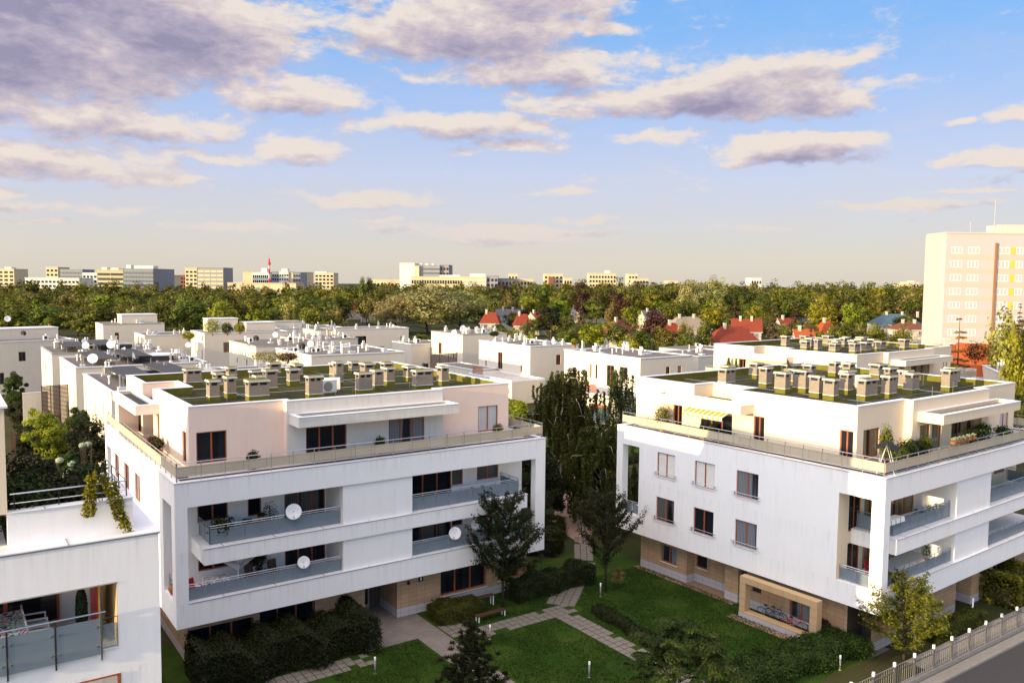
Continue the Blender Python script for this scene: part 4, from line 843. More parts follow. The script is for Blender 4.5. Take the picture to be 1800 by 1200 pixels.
city_block(300, 328, 484, 900, 'cityred', 'low brick red housing block on the skyline', rows=3, cols=5)
city_block(326, 347, 472, 760, 'citywarm', 'cream stair tower left of the terraced grey flats', 'apartment_tower', rows=5, cols=3)
city_block(348, 393, 471, 760, 'citygrey', 'grey block of flats with open balcony floors', 'apartment_tower', rows=5, cols=4, wmat='citywarm', ribbon=True)
city_block(427, 444, 478, 900, 'cityyel', 'yellow rounded tower left of the hospital', 'apartment_tower', rows=4, cols=1, windows=False)
city_block(444, 472, 479, 820, 'citywhite', 'white hospital wing with three window rows left of the red mast', rows=3, cols=8, top=[(.5, .85, 7)])
city_block(478, 490, 478, 815, 'cityblue', 'blue hospital bay right of the red mast', rows=4, cols=3)
city_block(490.5, 507, 478, 815, 'citywhite', 'white hospital bay between two blue ones', rows=4, cols=4, top=[(.2, .8, 5)])
city_block(507.5, 515, 480, 817, 'citywarm', 'cream stair bay of the hospital', rows=3, cols=1, windows=False)
city_block(515.5, 528, 479, 815, 'cityblue', 'right blue hospital bay', rows=4, cols=3)
city_block(528.5, 540, 479, 840, 'citywarm', 'cream end wing of the hospital', rows=3, cols=2)
city_block(400, 520, 498, 660, 'citywarm', 'long low cream hall in front of the hospital', rows=1, cols=16, windows=False, vb=512)
city_block(553, 586, 480, 950, 'citywarm', 'pair of cream flats right of the hospital', 'apartment_tower', rows=4, cols=5, top=[(.0, .6, 2)])
city_block(655, 705, 492, 900, 'citywarm', 'low cream building left of the great white hospital', rows=1, cols=8)
city_block(702, 728, 463, 800, 'citywhite', 'white end slab of the great hospital', rows=6, cols=2, windows=False, dep=60)
city_block(728.3, 736, 468, 800, 'citywarm', 'ochre corner strip of the great hospital', rows=5, cols=1, windows=False, dep=60)
city_block(736.3, 772, 467, 803, 'citypurple', 'steel blue glazed wing of the great hospital', rows=6, cols=9, wmat='glassB', ribbon=True, dep=55, top=[(.0, .12, 3), (.3, .42, 3), (.6, .7, 3)])
city_block(772.3, 788, 466, 806, 'citygrey', 'dark grey end wing of the great hospital', rows=5, cols=3, dep=50)
city_block(722, 812, 487, 740, 'citywarm', 'long cream hospital wing with a dotted window row', rows=2, cols=20, dep=40, top=[(.55, .95, 3)])
city_block(812, 854, 487, 735, 'citywarm', 'cream hospital wing with pale window bands', rows=3, cols=10, wmat='glassW', ribbon=True, dep=40, top=[(.3, .95, 5)])
city_block(854.3, 874, 485, 737, 'citypurple', 'grey steel end of the cream hospital wing', rows=3, cols=3, dep=40)
city_block(874, 912, 490, 760, 'citygrey', 'low grey blue wing right of the hospital', rows=2, cols=6)
city_block(892, 909, 482, 1000, 'citywarm', 'small cream tower peeping over the grey wing', 'apartment_tower', rows=3, cols=3)
city_block(908, 936, 491, 900, 'citywarm', 'low cream block between the hospital and the next tower', rows=2, cols=5)
city_block(955, 988, 482, 900, 'citywarm', 'cream flats with a red side behind the dark round tree', 'apartment_tower', rows=4, cols=5)
city_block(964, 972, 487, 880, 'cityred', 'narrow brick stair tower before the cream flats', rows=3, cols=1, windows=False)
city_block(990, 1004, 489, 1000, 'citywarm', 'tiny cream block right of the flats with a red side', rows=2, cols=3)
city_block(1034, 1081, 481, 900, 'citywarm', 'long cream slab of flats above the middle of the wood', 'apartment_tower', rows=4, cols=9, top=[(.62, .78, 5)])
city_block(1103, 1119, 482, 1000, 'citywarm', 'cream tower right of the long slab on the skyline', 'apartment_tower', rows=4, cols=3)
city_block(1112, 1138, 490, 960, 'citywarm', 'low cream block in front of the cream tower', rows=3, cols=5)
city_block(1172, 1190, 494, 1000, 'citywarm', 'faint cream block above the right of the wood', rows=2, cols=4)
city_block(1318, 1336, 489, 1100, 'citywhite', 'white block peeping over the trees on the right', rows=2, cols=4)
city_block(1585, 1600, 499, 1000, 'citywarm', 'small cream block between the wood and the tower block', rows=2, cols=3)
city_block(1597, 1612, 496, 1050, 'citywarm', 'cream stepped block just left of the tower block', rows=2, cols=3, top=[(.2, .6, 2)])
def mast():
    d = 690; x, y = at(473.5, d); z0, z1 = 6, zof(473, 455, d)
    root = empty('radio_mast', (x, y, 0), 0, 'slim red and white lattice mast rising before the hospital', 'mast')
    m = MB(); n = 8
    for i in range(n):
        a, b = z0 + (z1 - z0) * i / n, z0 + (z1 - z0) * (i + 1) / n; mt = M['redpaint' if i % 2 else 'citywhite']; r0, r1 = 1.0 - .6 * i / n, 1.0 - .6 * (i + 1) / n
        for k in range(4):
            c0, c1 = math.pi / 4 + k * PI2, math.pi / 4 + (k + 1) * PI2
            P = lambda r, c, z: (r * math.cos(c), r * math.sin(c), z)
            m.tube([P(r0, c0, a), P(r1, c0, b)], .22, mt, 4); m.tube([P(r0, c0, a), P(r1, c1, b)], .12, mt, 4)
    m.build('lattice', root); p = MB(); p.lathe([(.8, 0), (1.25, .6), (1.25, 2.2), (.8, 2.6), (0, 2.6)], (0, 0, z1 - 5.2), M['redpaint'], 10); p.tube([(0, 0, z1 - 2), (0, 0, z1 + 3)], .2, M['redpaint'], 5); p.build('antenna_drum', root)
mast()
# ------------------------------------------------------------------ trees
def leaf_quads(C, N, S, rg, asp=1.6):
    """leaf-sized diamonds at C with normals N and length S"""
    n = len(C); N = N / (np.linalg.norm(N, axis=1, keepdims=True) + 1e-9)
    R = rg.normal(size=(n, 3)); U = np.cross(N, R); U /= np.linalg.norm(U, axis=1, keepdims=True) + 1e-9; V = np.cross(N, U)
    S = np.asarray(S).reshape(-1, 1) * np.ones((n, 1)); a = U * S * .5; b = V * S * .5 / asp
    k = N * S * .12
    return np.stack([C - a, C + b + k, C + a, C - b + k], 1).reshape(-1, 3)
def leaf_mesh(name, verts, tint, mat, extra=None):
    """verts: 4 per leaf; extra: an MB with the wood, merged into the same mesh"""
    nv = len(verts); nq = nv // 4; me = bpy.data.meshes.new(name)
    ev = np.array(extra.v, dtype=np.float32).reshape(-1, 3) if extra else np.zeros((0, 3), np.float32); ef = extra.f if extra else []
    loops = np.concatenate([np.arange(nv), np.array([nv + i for f in ef for i in f], dtype=np.int64)]) if ef else np.arange(nv)
    tot = np.concatenate([np.full(nq, 4), np.array([len(f) for f in ef], dtype=np.int64)]) if ef else np.full(nq, 4)
    start = np.concatenate([[0], np.cumsum(tot)[:-1]])
    me.vertices.add(nv + len(ev)); me.vertices.foreach_set('co', np.concatenate([verts, ev]).astype(np.float32).ravel())
    me.loops.add(len(loops)); me.loops.foreach_set('vertex_index', loops.astype(np.int32))
    me.polygons.add(len(tot)); me.polygons.foreach_set('loop_start', start.astype(np.int32))
    me.materials.append(mat)
    if extra:
        for m in extra.mats: me.materials.append(m)
        me.polygons.foreach_set('material_index', np.concatenate([np.zeros(nq), np.array(extra.m) + 1]).astype(np.int32))
    at_ = me.attributes.new('tint', 'FLOAT', 'FACE'); at_.data.foreach_set('value', np.concatenate([tint, np.zeros(len(ef))]).astype(np.float32))
    me.update(calc_edges=True); me.validate(); return me
def unit(rg, n):
    v = rg.normal(size=(n, 3)); return v / np.linalg.norm(v, axis=1, keepdims=True)
def crown_round(rg, R, z0, z1, ncl, nl, size, rc=.30, tall=1.0, gap=.0, flat=.0):
    cz, hz = (z0 + z1) / 2, (z1 - z0) / 2
    d = unit(rg, ncl); d[:, 2] = np.where(d[:, 2] < -.8, -d[:, 2], d[:, 2]); rad = rg.uniform(.30, 1.0, ncl) ** .6
    lump = .80 + .28 * np.sin(d[:, 0] * 3.1 + rg.uniform(0, 6)) * np.cos(d[:, 1] * 2.7 + d[:, 2] * 2.3 + rg.uniform(0, 6))
    cc = d * (rad * lump)[:, None]
    w = R * (1 - .25 * np.clip(-cc[:, 2], 0, 1))
    cc = np.stack([cc[:, 0] * w, cc[:, 1] * w, cz + cc[:, 2] * hz], 1)
    k = rg.integers(0, ncl, nl); dd = unit(rg, nl); rr = R * rc * rg.uniform(.45, 1.05, nl) * (.6 + .8 * rg.random(ncl))[k]
    off = dd * rr[:, None]; off[:, 2] *= tall; off[:, 2] = np.where(off[:, 2] < 0, off[:, 2] * (.7 if tall <= 1 else 1), off[:, 2])
    C = cc[k] + off; Nn = dd + .35 * d[k] + rg.normal(size=(nl, 3)) * .45 + np.array([0, 0, .25])
    T = np.clip(.28 * rg.random(nl) + .72 * (rg.random(ncl) ** 1.2)[k], 0, 1)
    return C, Nn, size * rg.uniform(.65, 1.3, nl), T
def limbs(m, rg, h0, z0, z1, R, mat, n=7, r=.16, up=.6):
    m.tube([(0, 0, -.1), (rg.normal() * .1, rg.normal() * .1, z0 * .6), (rg.normal() * .25, rg.normal() * .25, z0 + (z1 - z0) * .35), (0, 0, z1 * .9)], [r * 1.25, r, r * .65, r * .12], mat, 8)
    for i in range(n):
        a = i * 2.4 + rg.random(); zs = z0 * .75 + (z1 - z0) * .45 * i / n; L = R * rg.uniform(.55, .85)
        m.tube([(0, 0, zs), (math.cos(a) * L * .45, math.sin(a) * L * .45, zs + L * up * .35), (math.cos(a) * L, math.sin(a) * L, zs + L * up)], [r * .5, r * .32, r * .06], mat, 5)
def mk_round(seed, h, R, nl, size, mat, trunk=.22, ncl=46, rc=.30, tall=1.0, r=.2, name='broadleaf_tree', split=False, nb=7, bark='bark'):
    rg = np.random.default_rng(seed); z0 = h * trunk
    C, N, S, T = crown_round(rg, R, z0, h, ncl, nl, size, rc, tall); m = MB(); limbs(m, rg, h, z0, h, R, M[bark], nb, r)
    v = leaf_quads(C, N, S, rg)
    if split: return leaf_mesh('crown', v, T, LV[mat]), m.mesh('trunk', True)
    return leaf_mesh(name, v, T, LV[mat], m)
def mk_spruce(seed, h, R, nl, size, mat, z0=.06, droop=.35, split=False, gaps=.0, name='spruce', layers=None, pw=.9):
    rg = np.random.default_rng(seed); L = layers or int(h * 1.7); m = MB(); m.tube([(0, 0, 0), (0, 0, h * .5), (0, 0, h * .98)], [R * .075, R * .05, R * .008], M['bark'], 7)
    Cs, Ns, Ts = [], [], []; tot = 0; br = []
    for i in range(L):
        t = (i + rg.random() * .6) / L; z = h * (z0 + (1 - z0) * t); rl = R * (1 - t) ** pw * rg.uniform(.78, 1.08) + .05; nb = max(5, int(9 - 3 * t))
        for b in range(nb): br.append((z, rl * rg.uniform(.75, 1.1), rg.random() * 6.283, rg.random()))
    w = np.array([b[1] for b in br]); cnt = np.maximum(3, (nl * w / w.sum())).astype(int)
    for (z, rl, a, tb), n in zip(br, cnt):
        s = rg.random(n) ** .7; d = np.array([math.cos(a), math.sin(a), 0]); p = np.array([-math.sin(a), math.cos(a), 0])
        wd = (.32 * rl * (1 - s) + .10 * R * .3)
        C = d * (s * rl)[:, None] + p * (rg.normal(size=n) * wd * .6)[:, None]; C[:, 2] += z - droop * rl * s ** 1.4 + .12 * rl * (s > .75) - np.abs(rg.normal(size=n)) * .10 * rl * .6
        Cs.append(C); Ns.append(np.array([0, 0, 1.0]) + d * .5 + rg.normal(size=(n, 3)) * .55); Ts.append(np.clip(.25 + .55 * s + .35 * (tb - .5) + rg.normal(size=n) * .12, 0, 1))
        if rl > R * .3: m.tube([(0, 0, z), tuple(d * rl * .8 + np.array([0, 0, z - droop * rl * .6]))], [R * .014, R * .004], M['bark'], 4)
    C = np.concatenate(Cs); v = leaf_quads(C, np.concatenate(Ns), size * rg.uniform(.7, 1.3, len(C)), rg, 2.2); T = np.concatenate(Ts)
    if split: return leaf_mesh('crown', v, T, LV[mat]), m.mesh('trunk', True)
    return leaf_mesh(name, v, T, LV[mat], m)
def mk_spur(seed, h, R, nl, size, mat, bare=.24, nb=34, upk=.75, name='tree', spread=.15):
    """young tree whose spiky ascending branches stay readable"""
    rg = np.random.default_rng(seed); m = MB(); m.tube([(0, 0, 0), (.04, .02, h * .4), (-.03, .03, h * .75), (0, 0, h * .97)], [.10, .075, .045, .012], M['bark'], 7)
    P, T, Dr = [], [], []
    segs = []
    for i in range(nb):
        t = bare + (.93 - bare) * (i / nb) ** .85; z = h * t; a = i * 2.399 + rg.normal() * .3
        L = R * (1.15 - .85 * max(0, (t - .45) / .55)) * rg.uniform(.7, 1.1) * (.75 + .25 * min(1, (t - bare) * 6)); e = upk * rg.uniform(.6, 1.35)
        p0 = np.array([0, 0, z]); d = np.array([math.cos(a), math.sin(a), .0]); pts = [p0 + d * L * s + np.array([0, 0, L * e * s ** 1.35]) for s in (0, .35, .7, 1.0)]
        pts = [q + rg.normal(size=3) * .06 * L * (k > 0) for k, q in enumerate(pts)]
        m.tube([tuple(q) for q in pts], [.034, .026, .017, .006], M['bark'], 5); segs += [(pts[k], pts[k + 1], L) for k in range(3)]
        for j in range(4):
            s = rg.uniform(.3, .9); k = min(2, int(s * 3)); q0 = pts[k] + (pts[k + 1] - pts[k]) * (s * 3 - k); dd = unit(rg, 1)[0] * .5 + d * .6 + np.array([0, 0, .5]); q1 = q0 + dd * L * rg.uniform(.2, .42)
            m.tube([tuple(q0), tuple(q1)], [.013, .004], M['bark'], 4); segs.append((q0, q1, L * .7))
    w = np.array([np.linalg.norm(b - a) for a, b, _ in segs]); cnt = np.maximum(2, nl * w / w.sum()).astype(int)
    for (a, b, L), n in zip(segs, cnt):
        s = rg.random(n); q = a + (b - a) * s[:, None] + rg.normal(size=(n, 3)) * spread * (.5 + .6 * rg.random()); P.append(q); T.append(np.clip(rg.random(n) * .7 + .3 * rg.random(), 0, 1)); Dr.append(np.tile(rg.normal(size=3) * .3 + np.array([0, 0, .7]), (n, 1)) + rg.normal(size=(n, 3)) * .6)
    P = np.concatenate(P); v = leaf_quads(P, np.concatenate(Dr), size * rg.uniform(.6, 1.3, len(P)), rg, 1.7)
    return leaf_mesh('crown', v, np.concatenate(T), LV[mat]), m.mesh('trunk', True)
def mk_birch(seed, h, R, nl, size, mat='birch', nb=26, low=.28):
    rg = np.random.default_rng(seed); m = MB(); m.tube([(0, 0, 0), (.12, .05, h * .35), (-.1, .1, h * .7), (0, 0, h * .97)], [.16, .12, .07, .015], M['birch'], 8)
    P, T = [], []; strands = []
    for i in range(nb):
        t = low + (.98 - low) * i / nb; z = h * t; a = i * 2.399; L = R * (1.15 - .85 * max(0, (t - .5) / .5)) * rg.uniform(.55, 1.1); d = np.array([math.cos(a), math.sin(a), 0])
        pts = [np.array([0, 0, z]), d * L * .4 + np.array([0, 0, z + L * .45]), d * L * .8 + np.array([0, 0, z + L * .45]), d * L + np.array([0, 0, z + L * .12])]
        m.tube([tuple(q) for q in pts], [.045, .03, .018, .006], M['birch'], 5)
        for j in range(11):
            s = rg.uniform(.2, .999) ** .7; k = min(2, int(s * 3)); q = pts[k] + (pts[k + 1] - pts[k]) * (s * 3 - k); q = q + np.append(rg.normal(size=2) * .5, 0); ln = rg.uniform(.6, 3.6) * (.5 + .7 * (1 - abs(t - .5)))
            strands.append((q, min(ln, q[2] - .4)))
    w = np.array([s[1] for s in strands]); cnt = np.maximum(4, nl * w / w.sum()).astype(int)
    for (q, ln), n in zip(strands, cnt):
        s = rg.random(n); sw = rg.normal(size=2) * .15
        C = np.stack([q[0] + sw[0] * s + rg.normal(size=n) * .07, q[1] + sw[1] * s + rg.normal(size=n) * .07, q[2] - ln * s + .1], 1); P.append(C); T.append(np.clip(rg.random(n) * .6 + .4 * rg.random(), 0, 1))
    P = np.concatenate(P); v = leaf_quads(P, rg.normal(size=P.shape) + np.array([0, 0, .1]), size * rg.uniform(.6, 1.3, len(P)), rg, 1.4)
    return leaf_mesh('crown', v, np.concatenate(T), LV[mat]), m.mesh('trunk', True)
def place(name, mesh, x, y, label, cat='tree', group=None, sc=1.0, rz=None, z=0.0):
    """mesh is one mesh, or (crown, trunk) for a tree near enough to show both"""
    rz = rng.uniform(0, 6.28) if rz is None else rz
    if isinstance(mesh, tuple):
        o = empty(name, (x, y, z), rz, label, cat, group); o.scale = (sc, sc, sc) if not isinstance(sc, tuple) else sc
        for n_, me in zip(('crown', 'trunk'), mesh): inst(n_, me, o)
        return o
    return tag(inst(name, mesh, None, (x, y, z), rz, sc), label, cat, group)

# --- far and middle kinds, about 16 m tall, reused at different sizes
FT = {
    'dark': [mk_round(11 + i, 16, 5.6, 2600, .80, 'forest', .08, 64, .27) for i in range(4)],
    'lime': [mk_round(31 + i, 16, 5.8, 2600, .75, 'lime', .08, 64, .26) for i in range(2)],
    'olive': [mk_round(41 + i, 16, 5.4, 2800, .70, 'olive', .08, 74, .22, 1.7) for i in range(2)],
    'willow': [mk_round(45 + i, 16, 6.0, 6500, .50, 'willow', .03, 120, .20, 1.35) for i in range(2)],
    'copper': [mk_round(51, 16, 5.6, 2400, .80, 'copper', .16, 60, .26)],
    'spruce': [mk_spruce(61 + i, 16, 3.6, 3600, .62, 'spruce') for i in range(2)],
    'pine': [mk_round(71, 16, 4.6, 3400, .62, 'pine', .14, 80, .20)],
    'poplar': [mk_round(81, 16, 1.9, 1600, .60, 'forest', .05, 60, .5, 1.8)],
}
def mid(u, vt, d, wpx, kind, label, group=None, name=None, cat='tree'):
    if u > 600 and d > 135: d = d * 1.48 if d < 300 else d * 1.3
    h = max(5.0, zof(u, vt, d)); x, y = at(u, d); w = wpx * d / FPX; base = {'spruce': 7.2, 'pine': 9.2, 'poplar': 3.8}.get(kind, 11.4)
    me = FT[kind][int(u + d) % len(FT[kind])]
    return place(name or {'spruce': 'spruce', 'pine': 'pine', 'poplar': 'poplar'}.get(kind, 'broadleaf_tree'), me, x, y, label, cat, group, (w / base, w / base, h / 16))
NT_ = 'trees among the houses'
for u, vt, d, w, k, lab in [
    (694, 516, 236, 84, 'willow', 'left shoulder of three tall willows, yellow green and standing beside the orange gabled house'),
    (752, 498, 238, 128, 'willow', 'tallest and broadest silvery willow, rising before the cream hospital'),
    (808, 507, 244, 104, 'willow', 'silvery willow on the right of the tallest one'), (838, 530, 250, 56, 'dark', 'dark green tree tucked against the right of the silvery willows'),
    (637, 478, 330, 13, 'poplar', 'slim dark poplar, left one of the pair breaking the skyline'), (648, 479, 332, 15, 'poplar', 'slim dark poplar, right one of the pair breaking the skyline'),
    (966, 528, 200, 52, 'pine', 'tall dense dark pine right of the red roofs'), (1021, 522, 212, 34, 'spruce', 'rusty brown spruce standing before the large white house'),
    (1043, 562, 176, 66, 'lime', 'bright yellow green round tree behind the white terraces'), (957, 491, 345, 28, 'dark', 'tall dark tree that tops the wood before the cream flats'),
    (1026, 511, 285, 46, 'copper', 'dark copper beech left of another, behind the rusty spruce'), (1088, 511, 300, 44, 'copper', 'dark copper beech farther right behind the pale tree'),
    (1073, 528, 245, 30, 'olive', 'pale thin tree between the white house and the yellow green tree'), (1108, 531, 216, 42, 'lime', 'yellow green tree left of the grey roof'),
    (1150, 543, 186, 66, 'copper', 'reddish brown bushy tree behind the vents of the white terrace'), (1205, 561, 172, 40, 'olive', 'left half of a dense round olive tree pair before the beige roof'), (1238, 561, 166, 42, 'dark', 'right half of a dense round olive tree pair before the dark red roof'),
    (1212, 490, 335, 60, 'willow', 'large pale willow breaking the skyline, left of a taller one'), (1246, 485, 340, 62, 'willow', 'tallest pale willow breaking the skyline on the right'), (1180, 528, 300, 40, 'dark', 'dark tree at the foot of the skyline willows'),
    (1252, 533, 240, 62, 'lime', 'broad yellow green tree behind the dark red roof'), (1291, 520, 262, 34, 'spruce', 'tall brown green spruce right of the yellow green tree'), (1330, 530, 255, 44, 'lime', 'light green tree between two spruces'),
    (1360, 531, 162, 50, 'spruce', 'big brown spruce with pale tips before the red roofs'), (1397, 527, 192, 42, 'spruce', 'second brown spruce, right of the big one'),
    (1447, 520, 236, 66, 'lime', 'left one of two bright yellow green trees'), (1498, 524, 232, 56, 'lime', 'right one of two bright yellow green trees'), (1426, 562, 122, 42, 'spruce', 'bluish drooping spruce just behind the rooftop chimneys'),
    (1484, 560, 168, 52, 'dark', 'dark olive tree behind the rooftop chimneys'), (1540, 566, 180, 44, 'lime', 'yellow bush left of the blue roofed house'), (1585, 572, 170, 46, 'olive', 'ochre bush before the brown flat house'),
    (1612, 532, 260, 26, 'spruce', 'narrow spruce touching the left edge of the tower block'), (1520, 540, 300, 50, 'dark', 'dark tree behind the right bright tree'),
    (664, 560, 215, 30, 'dark', 'dark tree behind the shaded white terrace'), (625, 572, 216, 40, 'dark', 'dark low tree left of the orange gabled house'), (575, 545, 262, 54, 'dark', 'dark tree at the right end of the wood'),
    (545, 530, 268, 50, 'lime', 'yellow green tree over the roofs in the middle'), (455, 535, 262, 52, 'lime', 'yellow green tree behind the chimney box of the white terrace'), (510, 520, 282, 50, 'olive', 'olive tree between two yellow green ones'),
    (905, 575, 190, 36, 'olive', 'grey green tree below the red roofs'), (880, 565, 198, 36, 'dark', 'dark tree below the first red roof'), (935, 582, 170, 24, 'lime', 'small yellow tree left of the dark pine'), (927, 555, 205, 16, 'spruce', 'thin dark spruce between the red roofs'),
    (820, 578, 214, 40, 'dark', 'dark shrubby tree below the silvery willows'), (740, 590, 190, 44, 'lime', 'young green tree right of the shaded white terrace'),
    (1768, 548, 134, 92, 'olive', 'large golden tree before the right half of the tower block'), (1808, 535, 134, 70, 'lime', 'golden tree cut by the right edge'), (1790, 575, 96, 70, 'lime', 'bright green bush below the golden trees'),
    (1640, 612, 150, 30, 'dark', 'dark bush at the foot of the tower block'), (1110, 588, 150, 50, 'lime', 'low hedge like tree below the half hipped roof'), (1170, 600, 145, 40, 'dark', 'dark low tree behind the vents on the right'),
]: mid(u, vt, d, w, k, lab, NT_)
for k in range(46):   # garden trees that leave only roofs and gables of the houses showing
    u = 850 + 770 * ((k * .618034) % 1); d = 235 + 190 * ((k * .7548777) % 1) ; kk = ['dark', 'lime', 'dark', 'olive', 'dark', 'copper', 'dark', 'olive'][k % 8]
    if 1240 < u < 1340 and d < 262: continue
    x, y = at(u, d); h = 7.0 + 3.5 * ((k * .5698403) % 1); w = .65 + .4 * ((k * .37) % 1)
    place('broadleaf_tree', FT[kk][k % len(FT[kk])], x, y, {'dark': 'dark green garden tree among the red roofed houses', 'lime': 'yellow green garden tree among the red roofed houses', 'olive': 'olive garden tree among the red roofed houses', 'copper': 'copper leaved garden tree among the red roofed houses'}[kk], 'tree', {'dark': 'dark garden trees', 'lime': 'yellow green garden trees', 'olive': 'olive garden trees', 'copper': 'copper garden trees'}[kk] + ' among the houses', (w, w, h / 16))
FW_ = {'dark': ('dark green broadleaf tree in the wood behind the white terraces', 'dark trees of the wood'), 'lime': ('yellow green broadleaf tree catching the sun in the wood', 'yellow green trees of the wood'), 'olive': ('olive broadleaf tree with upright clumps in the wood', 'olive trees of the wood'), 'copper': ('copper brown tree in the wood', 'copper trees of the wood'), 'spruce': ('brown tipped spruce in the wood', 'spruces of the wood')}
rf = random.Random(5)
def wood(u0, u1, d, step, hf, kinds):
    u = u0
    while u < u1:
        dd = d + rf.uniform(-9, 9); x, y = at(u, dd); k = rf.choice(kinds); h = hf(u) * rf.uniform(.86, 1.08); w = rf.uniform(.75, 1.15)
        lab, grp = FW_[k]; place('spruce' if k == 'spruce' else 'broadleaf_tree', rf.choice(FT[k]), x, y, lab, 'tree', grp, (w * h / 16 * 1.35, w * h / 16 * 1.35, h / 16)); u += step * rf.uniform(.75, 1.25) / dd * FPX
KL = ['dark'] * 8 + ['lime', 'olive', 'olive']; KR = ['dark'] * 5 + ['lime'] * 2 + ['olive'] * 2 + ['copper']
for i, d in enumerate((266, 292, 320, 352, 390, 430)): wood(-60, 590, d, 12.5 + i * .6, lambda u, i=i: 14.5 + i * 1.0, KL)
for i, d in enumerate((400, 445, 490, 540)): wood(600, 1650, d, 14 + i, lambda u, i=i: 15.5 + i * 1.8 + (u > 1150) * 2.5, KR)
def far_wood():
    """the rest of the wood out to the city reads as one mass"""
    V, T = [], []; rg = np.random.default_rng(99)
    for d, step, hl, hr in ((470, 11, 17.5, 22.5), (520, 12, 18.5, 23.5), (580, 13, 18.5, 24.5), (650, 14, 18, 25), (760, 16, 16, 26)):
        u = -80
        while u < 1680:
            dd = d + rg.uniform(-16, 16); x, y = at(u, dd); h = (hl + (hr - hl) * min(1, max(0, (u - 480) / 700))) * rg.uniform(.85, 1.07); R = h * rg.uniform(.30, .42)
            C, N, S, t = crown_round(rg, R, h * .12, h, 26, 420, 1.7, .30); C += np.array([x, y, 0]); V.append(leaf_quads(C, N, S, rg)); T.append(np.clip(t * .8 + rg.uniform(-.2, .25), 0, 1)); u += step * rg.uniform(.75, 1.2) / dd * FPX
    o = bpy.data.objects.new('distant_woods', leaf_mesh('distant_woods', np.concatenate(V), np.concatenate(T), LV['forest'])); COL.objects.link(o); tag(o, 'far part of the wood below the skyline, one continuous mass of treetops', 'woods', kind='stuff')
far_wood()
# --- near trees with crown and trunk
place('ginkgo_tree', mk_spur(201, 7.9, 2.9, 17000, .16, 'spur', .25, 44, .80, spread=.13), 31.75, 46.3, 'dark spiky young tree standing before the right end of the glazed balconies', group='young trees in the courtyard')
place('ginkgo_tree', mk_spur(202, 7.2, 2.6, 12000, .15, 'spur', .26, 36, .95, spread=.12), 39.7, 44.6, 'dark spiky young tree beside the paved path, near the blank white side wall', group='young trees in the courtyard')
def walnut():
    """loose tree with long drooping leaflets"""
    rg = np.random.default_rng(203); h, R = 7.0, 2.9; m = MB(); limbs(m, rg, h, 1.3, h, R, M['bark'], 12, .10, .8); cl = []
    for i in range(95):
        d = unit(rg, 1)[0]; d[2] = abs(d[2]) * 1.0 - .15; r = rg.uniform(.35, 1.0) ** .6; cl.append(np.array([d[0] * R * r, d[1] * R * r, 3.2 + d[2] * 3.7 * r]))
    P, N, T, S = [], [], [], []
    for c in cl:
        tt = rg.random()
        for j in range(9):
            a = rg.uniform(0, 6.28); L = rg.uniform(.35, .62); n = 22; s = np.linspace(.1, 1, n); dd = np.array([math.cos(a), math.sin(a), 0]); p = np.array([-math.sin(a), math.cos(a), 0]); side = np.where(np.arange(n) % 2, 1, -1)
            q = c + dd * (L * s)[:, None] + p * (side * .075)[:, None]; q[:, 2] += .18 * s - .42 * L * s ** 2 * 1.6; P.append(q + rg.normal(size=(n, 3)) * .012); N.append(np.tile(dd * .5 + np.array([0, 0, 1.0]), (n, 1)) + rg.normal(size=(n, 3)) * .4); T.append(np.clip(rg.random(n) * .5 + tt * .5, 0, 1)); S.append(np.full(n, .19) * rg.uniform(.8, 1.2, n))
    v = leaf_quads(np.concatenate(P), np.concatenate(N), np.concatenate(S), rg, 2.4); return leaf_mesh('crown', v, np.concatenate(T), LV['garden']), m.mesh('trunk', True)
_x, _y = at(1210, 39.4); place('walnut_tree', walnut(), _x, _y, 'loose leafy tree in the foreground whose lower right leaves glow yellow in the sun', rz=0.4)
_x, _y = at(832, 40.5)
def bushy_pine():
    rg = np.random.default_rng(204); h, R = 5.5, 2.3; m = MB(); m.tube([(0, 0, 0), (.05, 0, 2.6), (0, 0, 5.3)], [.10, .07, .015], M['bark'], 7); P, N, T = [], [], []
    for i in range(62):
        t = .22 + .76 * i / 62; a = i * 2.399; L = R * (1.02 - t) * rg.uniform(.8, 1.2) + .12; d = np.array([math.cos(a), math.sin(a), 0]); p0 = np.array([0, 0, h * t]); p1 = p0 + d * L + np.array([0, 0, L * .45]); m.tube([tuple(p0), tuple(p1)], [.03, .008], M['bark'], 4)
        for s in np.linspace(.35, 1, max(2, int(L * 5))):
            c = p0 + (p1 - p0) * s + rg.normal(size=3) * .10; n = 52; dd = unit(rg, n); dd[:, 2] = np.abs(dd[:, 2]) * .9 + .1; P.append(c + dd * (rg.uniform(.04, .20, n))[:, None]); N.append(np.cross(dd, rg.normal(size=(n, 3)))); T.append(np.clip(rg.random(n) * .5 + .5 * rg.random(), 0, 1))
    P = np.concatenate(P); return leaf_mesh('crown', leaf_quads(P, np.concatenate(N), .17, rg, 4.0), np.concatenate(T), LV['pine']), m.mesh('trunk', True)
place('pine', bushy_pine(), _x, _y, 'dark bushy young pine at the bottom edge, hiding the end of the cobbled path')
place('young_tree', mk_spur(205, 5.0, 2.35, 13000, .15, 'yew', .10, 44, .80, spread=.12), 47.5, 26.3, 'sunlit yellow green young tree beside the fence under the white corner', rz=1.0)
_x, _y = at(992, 80); place('weeping_birch', mk_birch(206, 14.2, 4.3, 62000, .20, nb=34, low=.14), _x, _y, 'tall weeping birch with white stem between the two apartment houses', group='weeping birches')
_x, _y = at(1092, 96); place('weeping_birch', mk_birch(207, 12.9, 2.2, 15000, .19, nb=20, low=.38), _x, _y, 'thin weeping birch before the far terrace, left of the sunlit roof terrace', group='weeping birches')
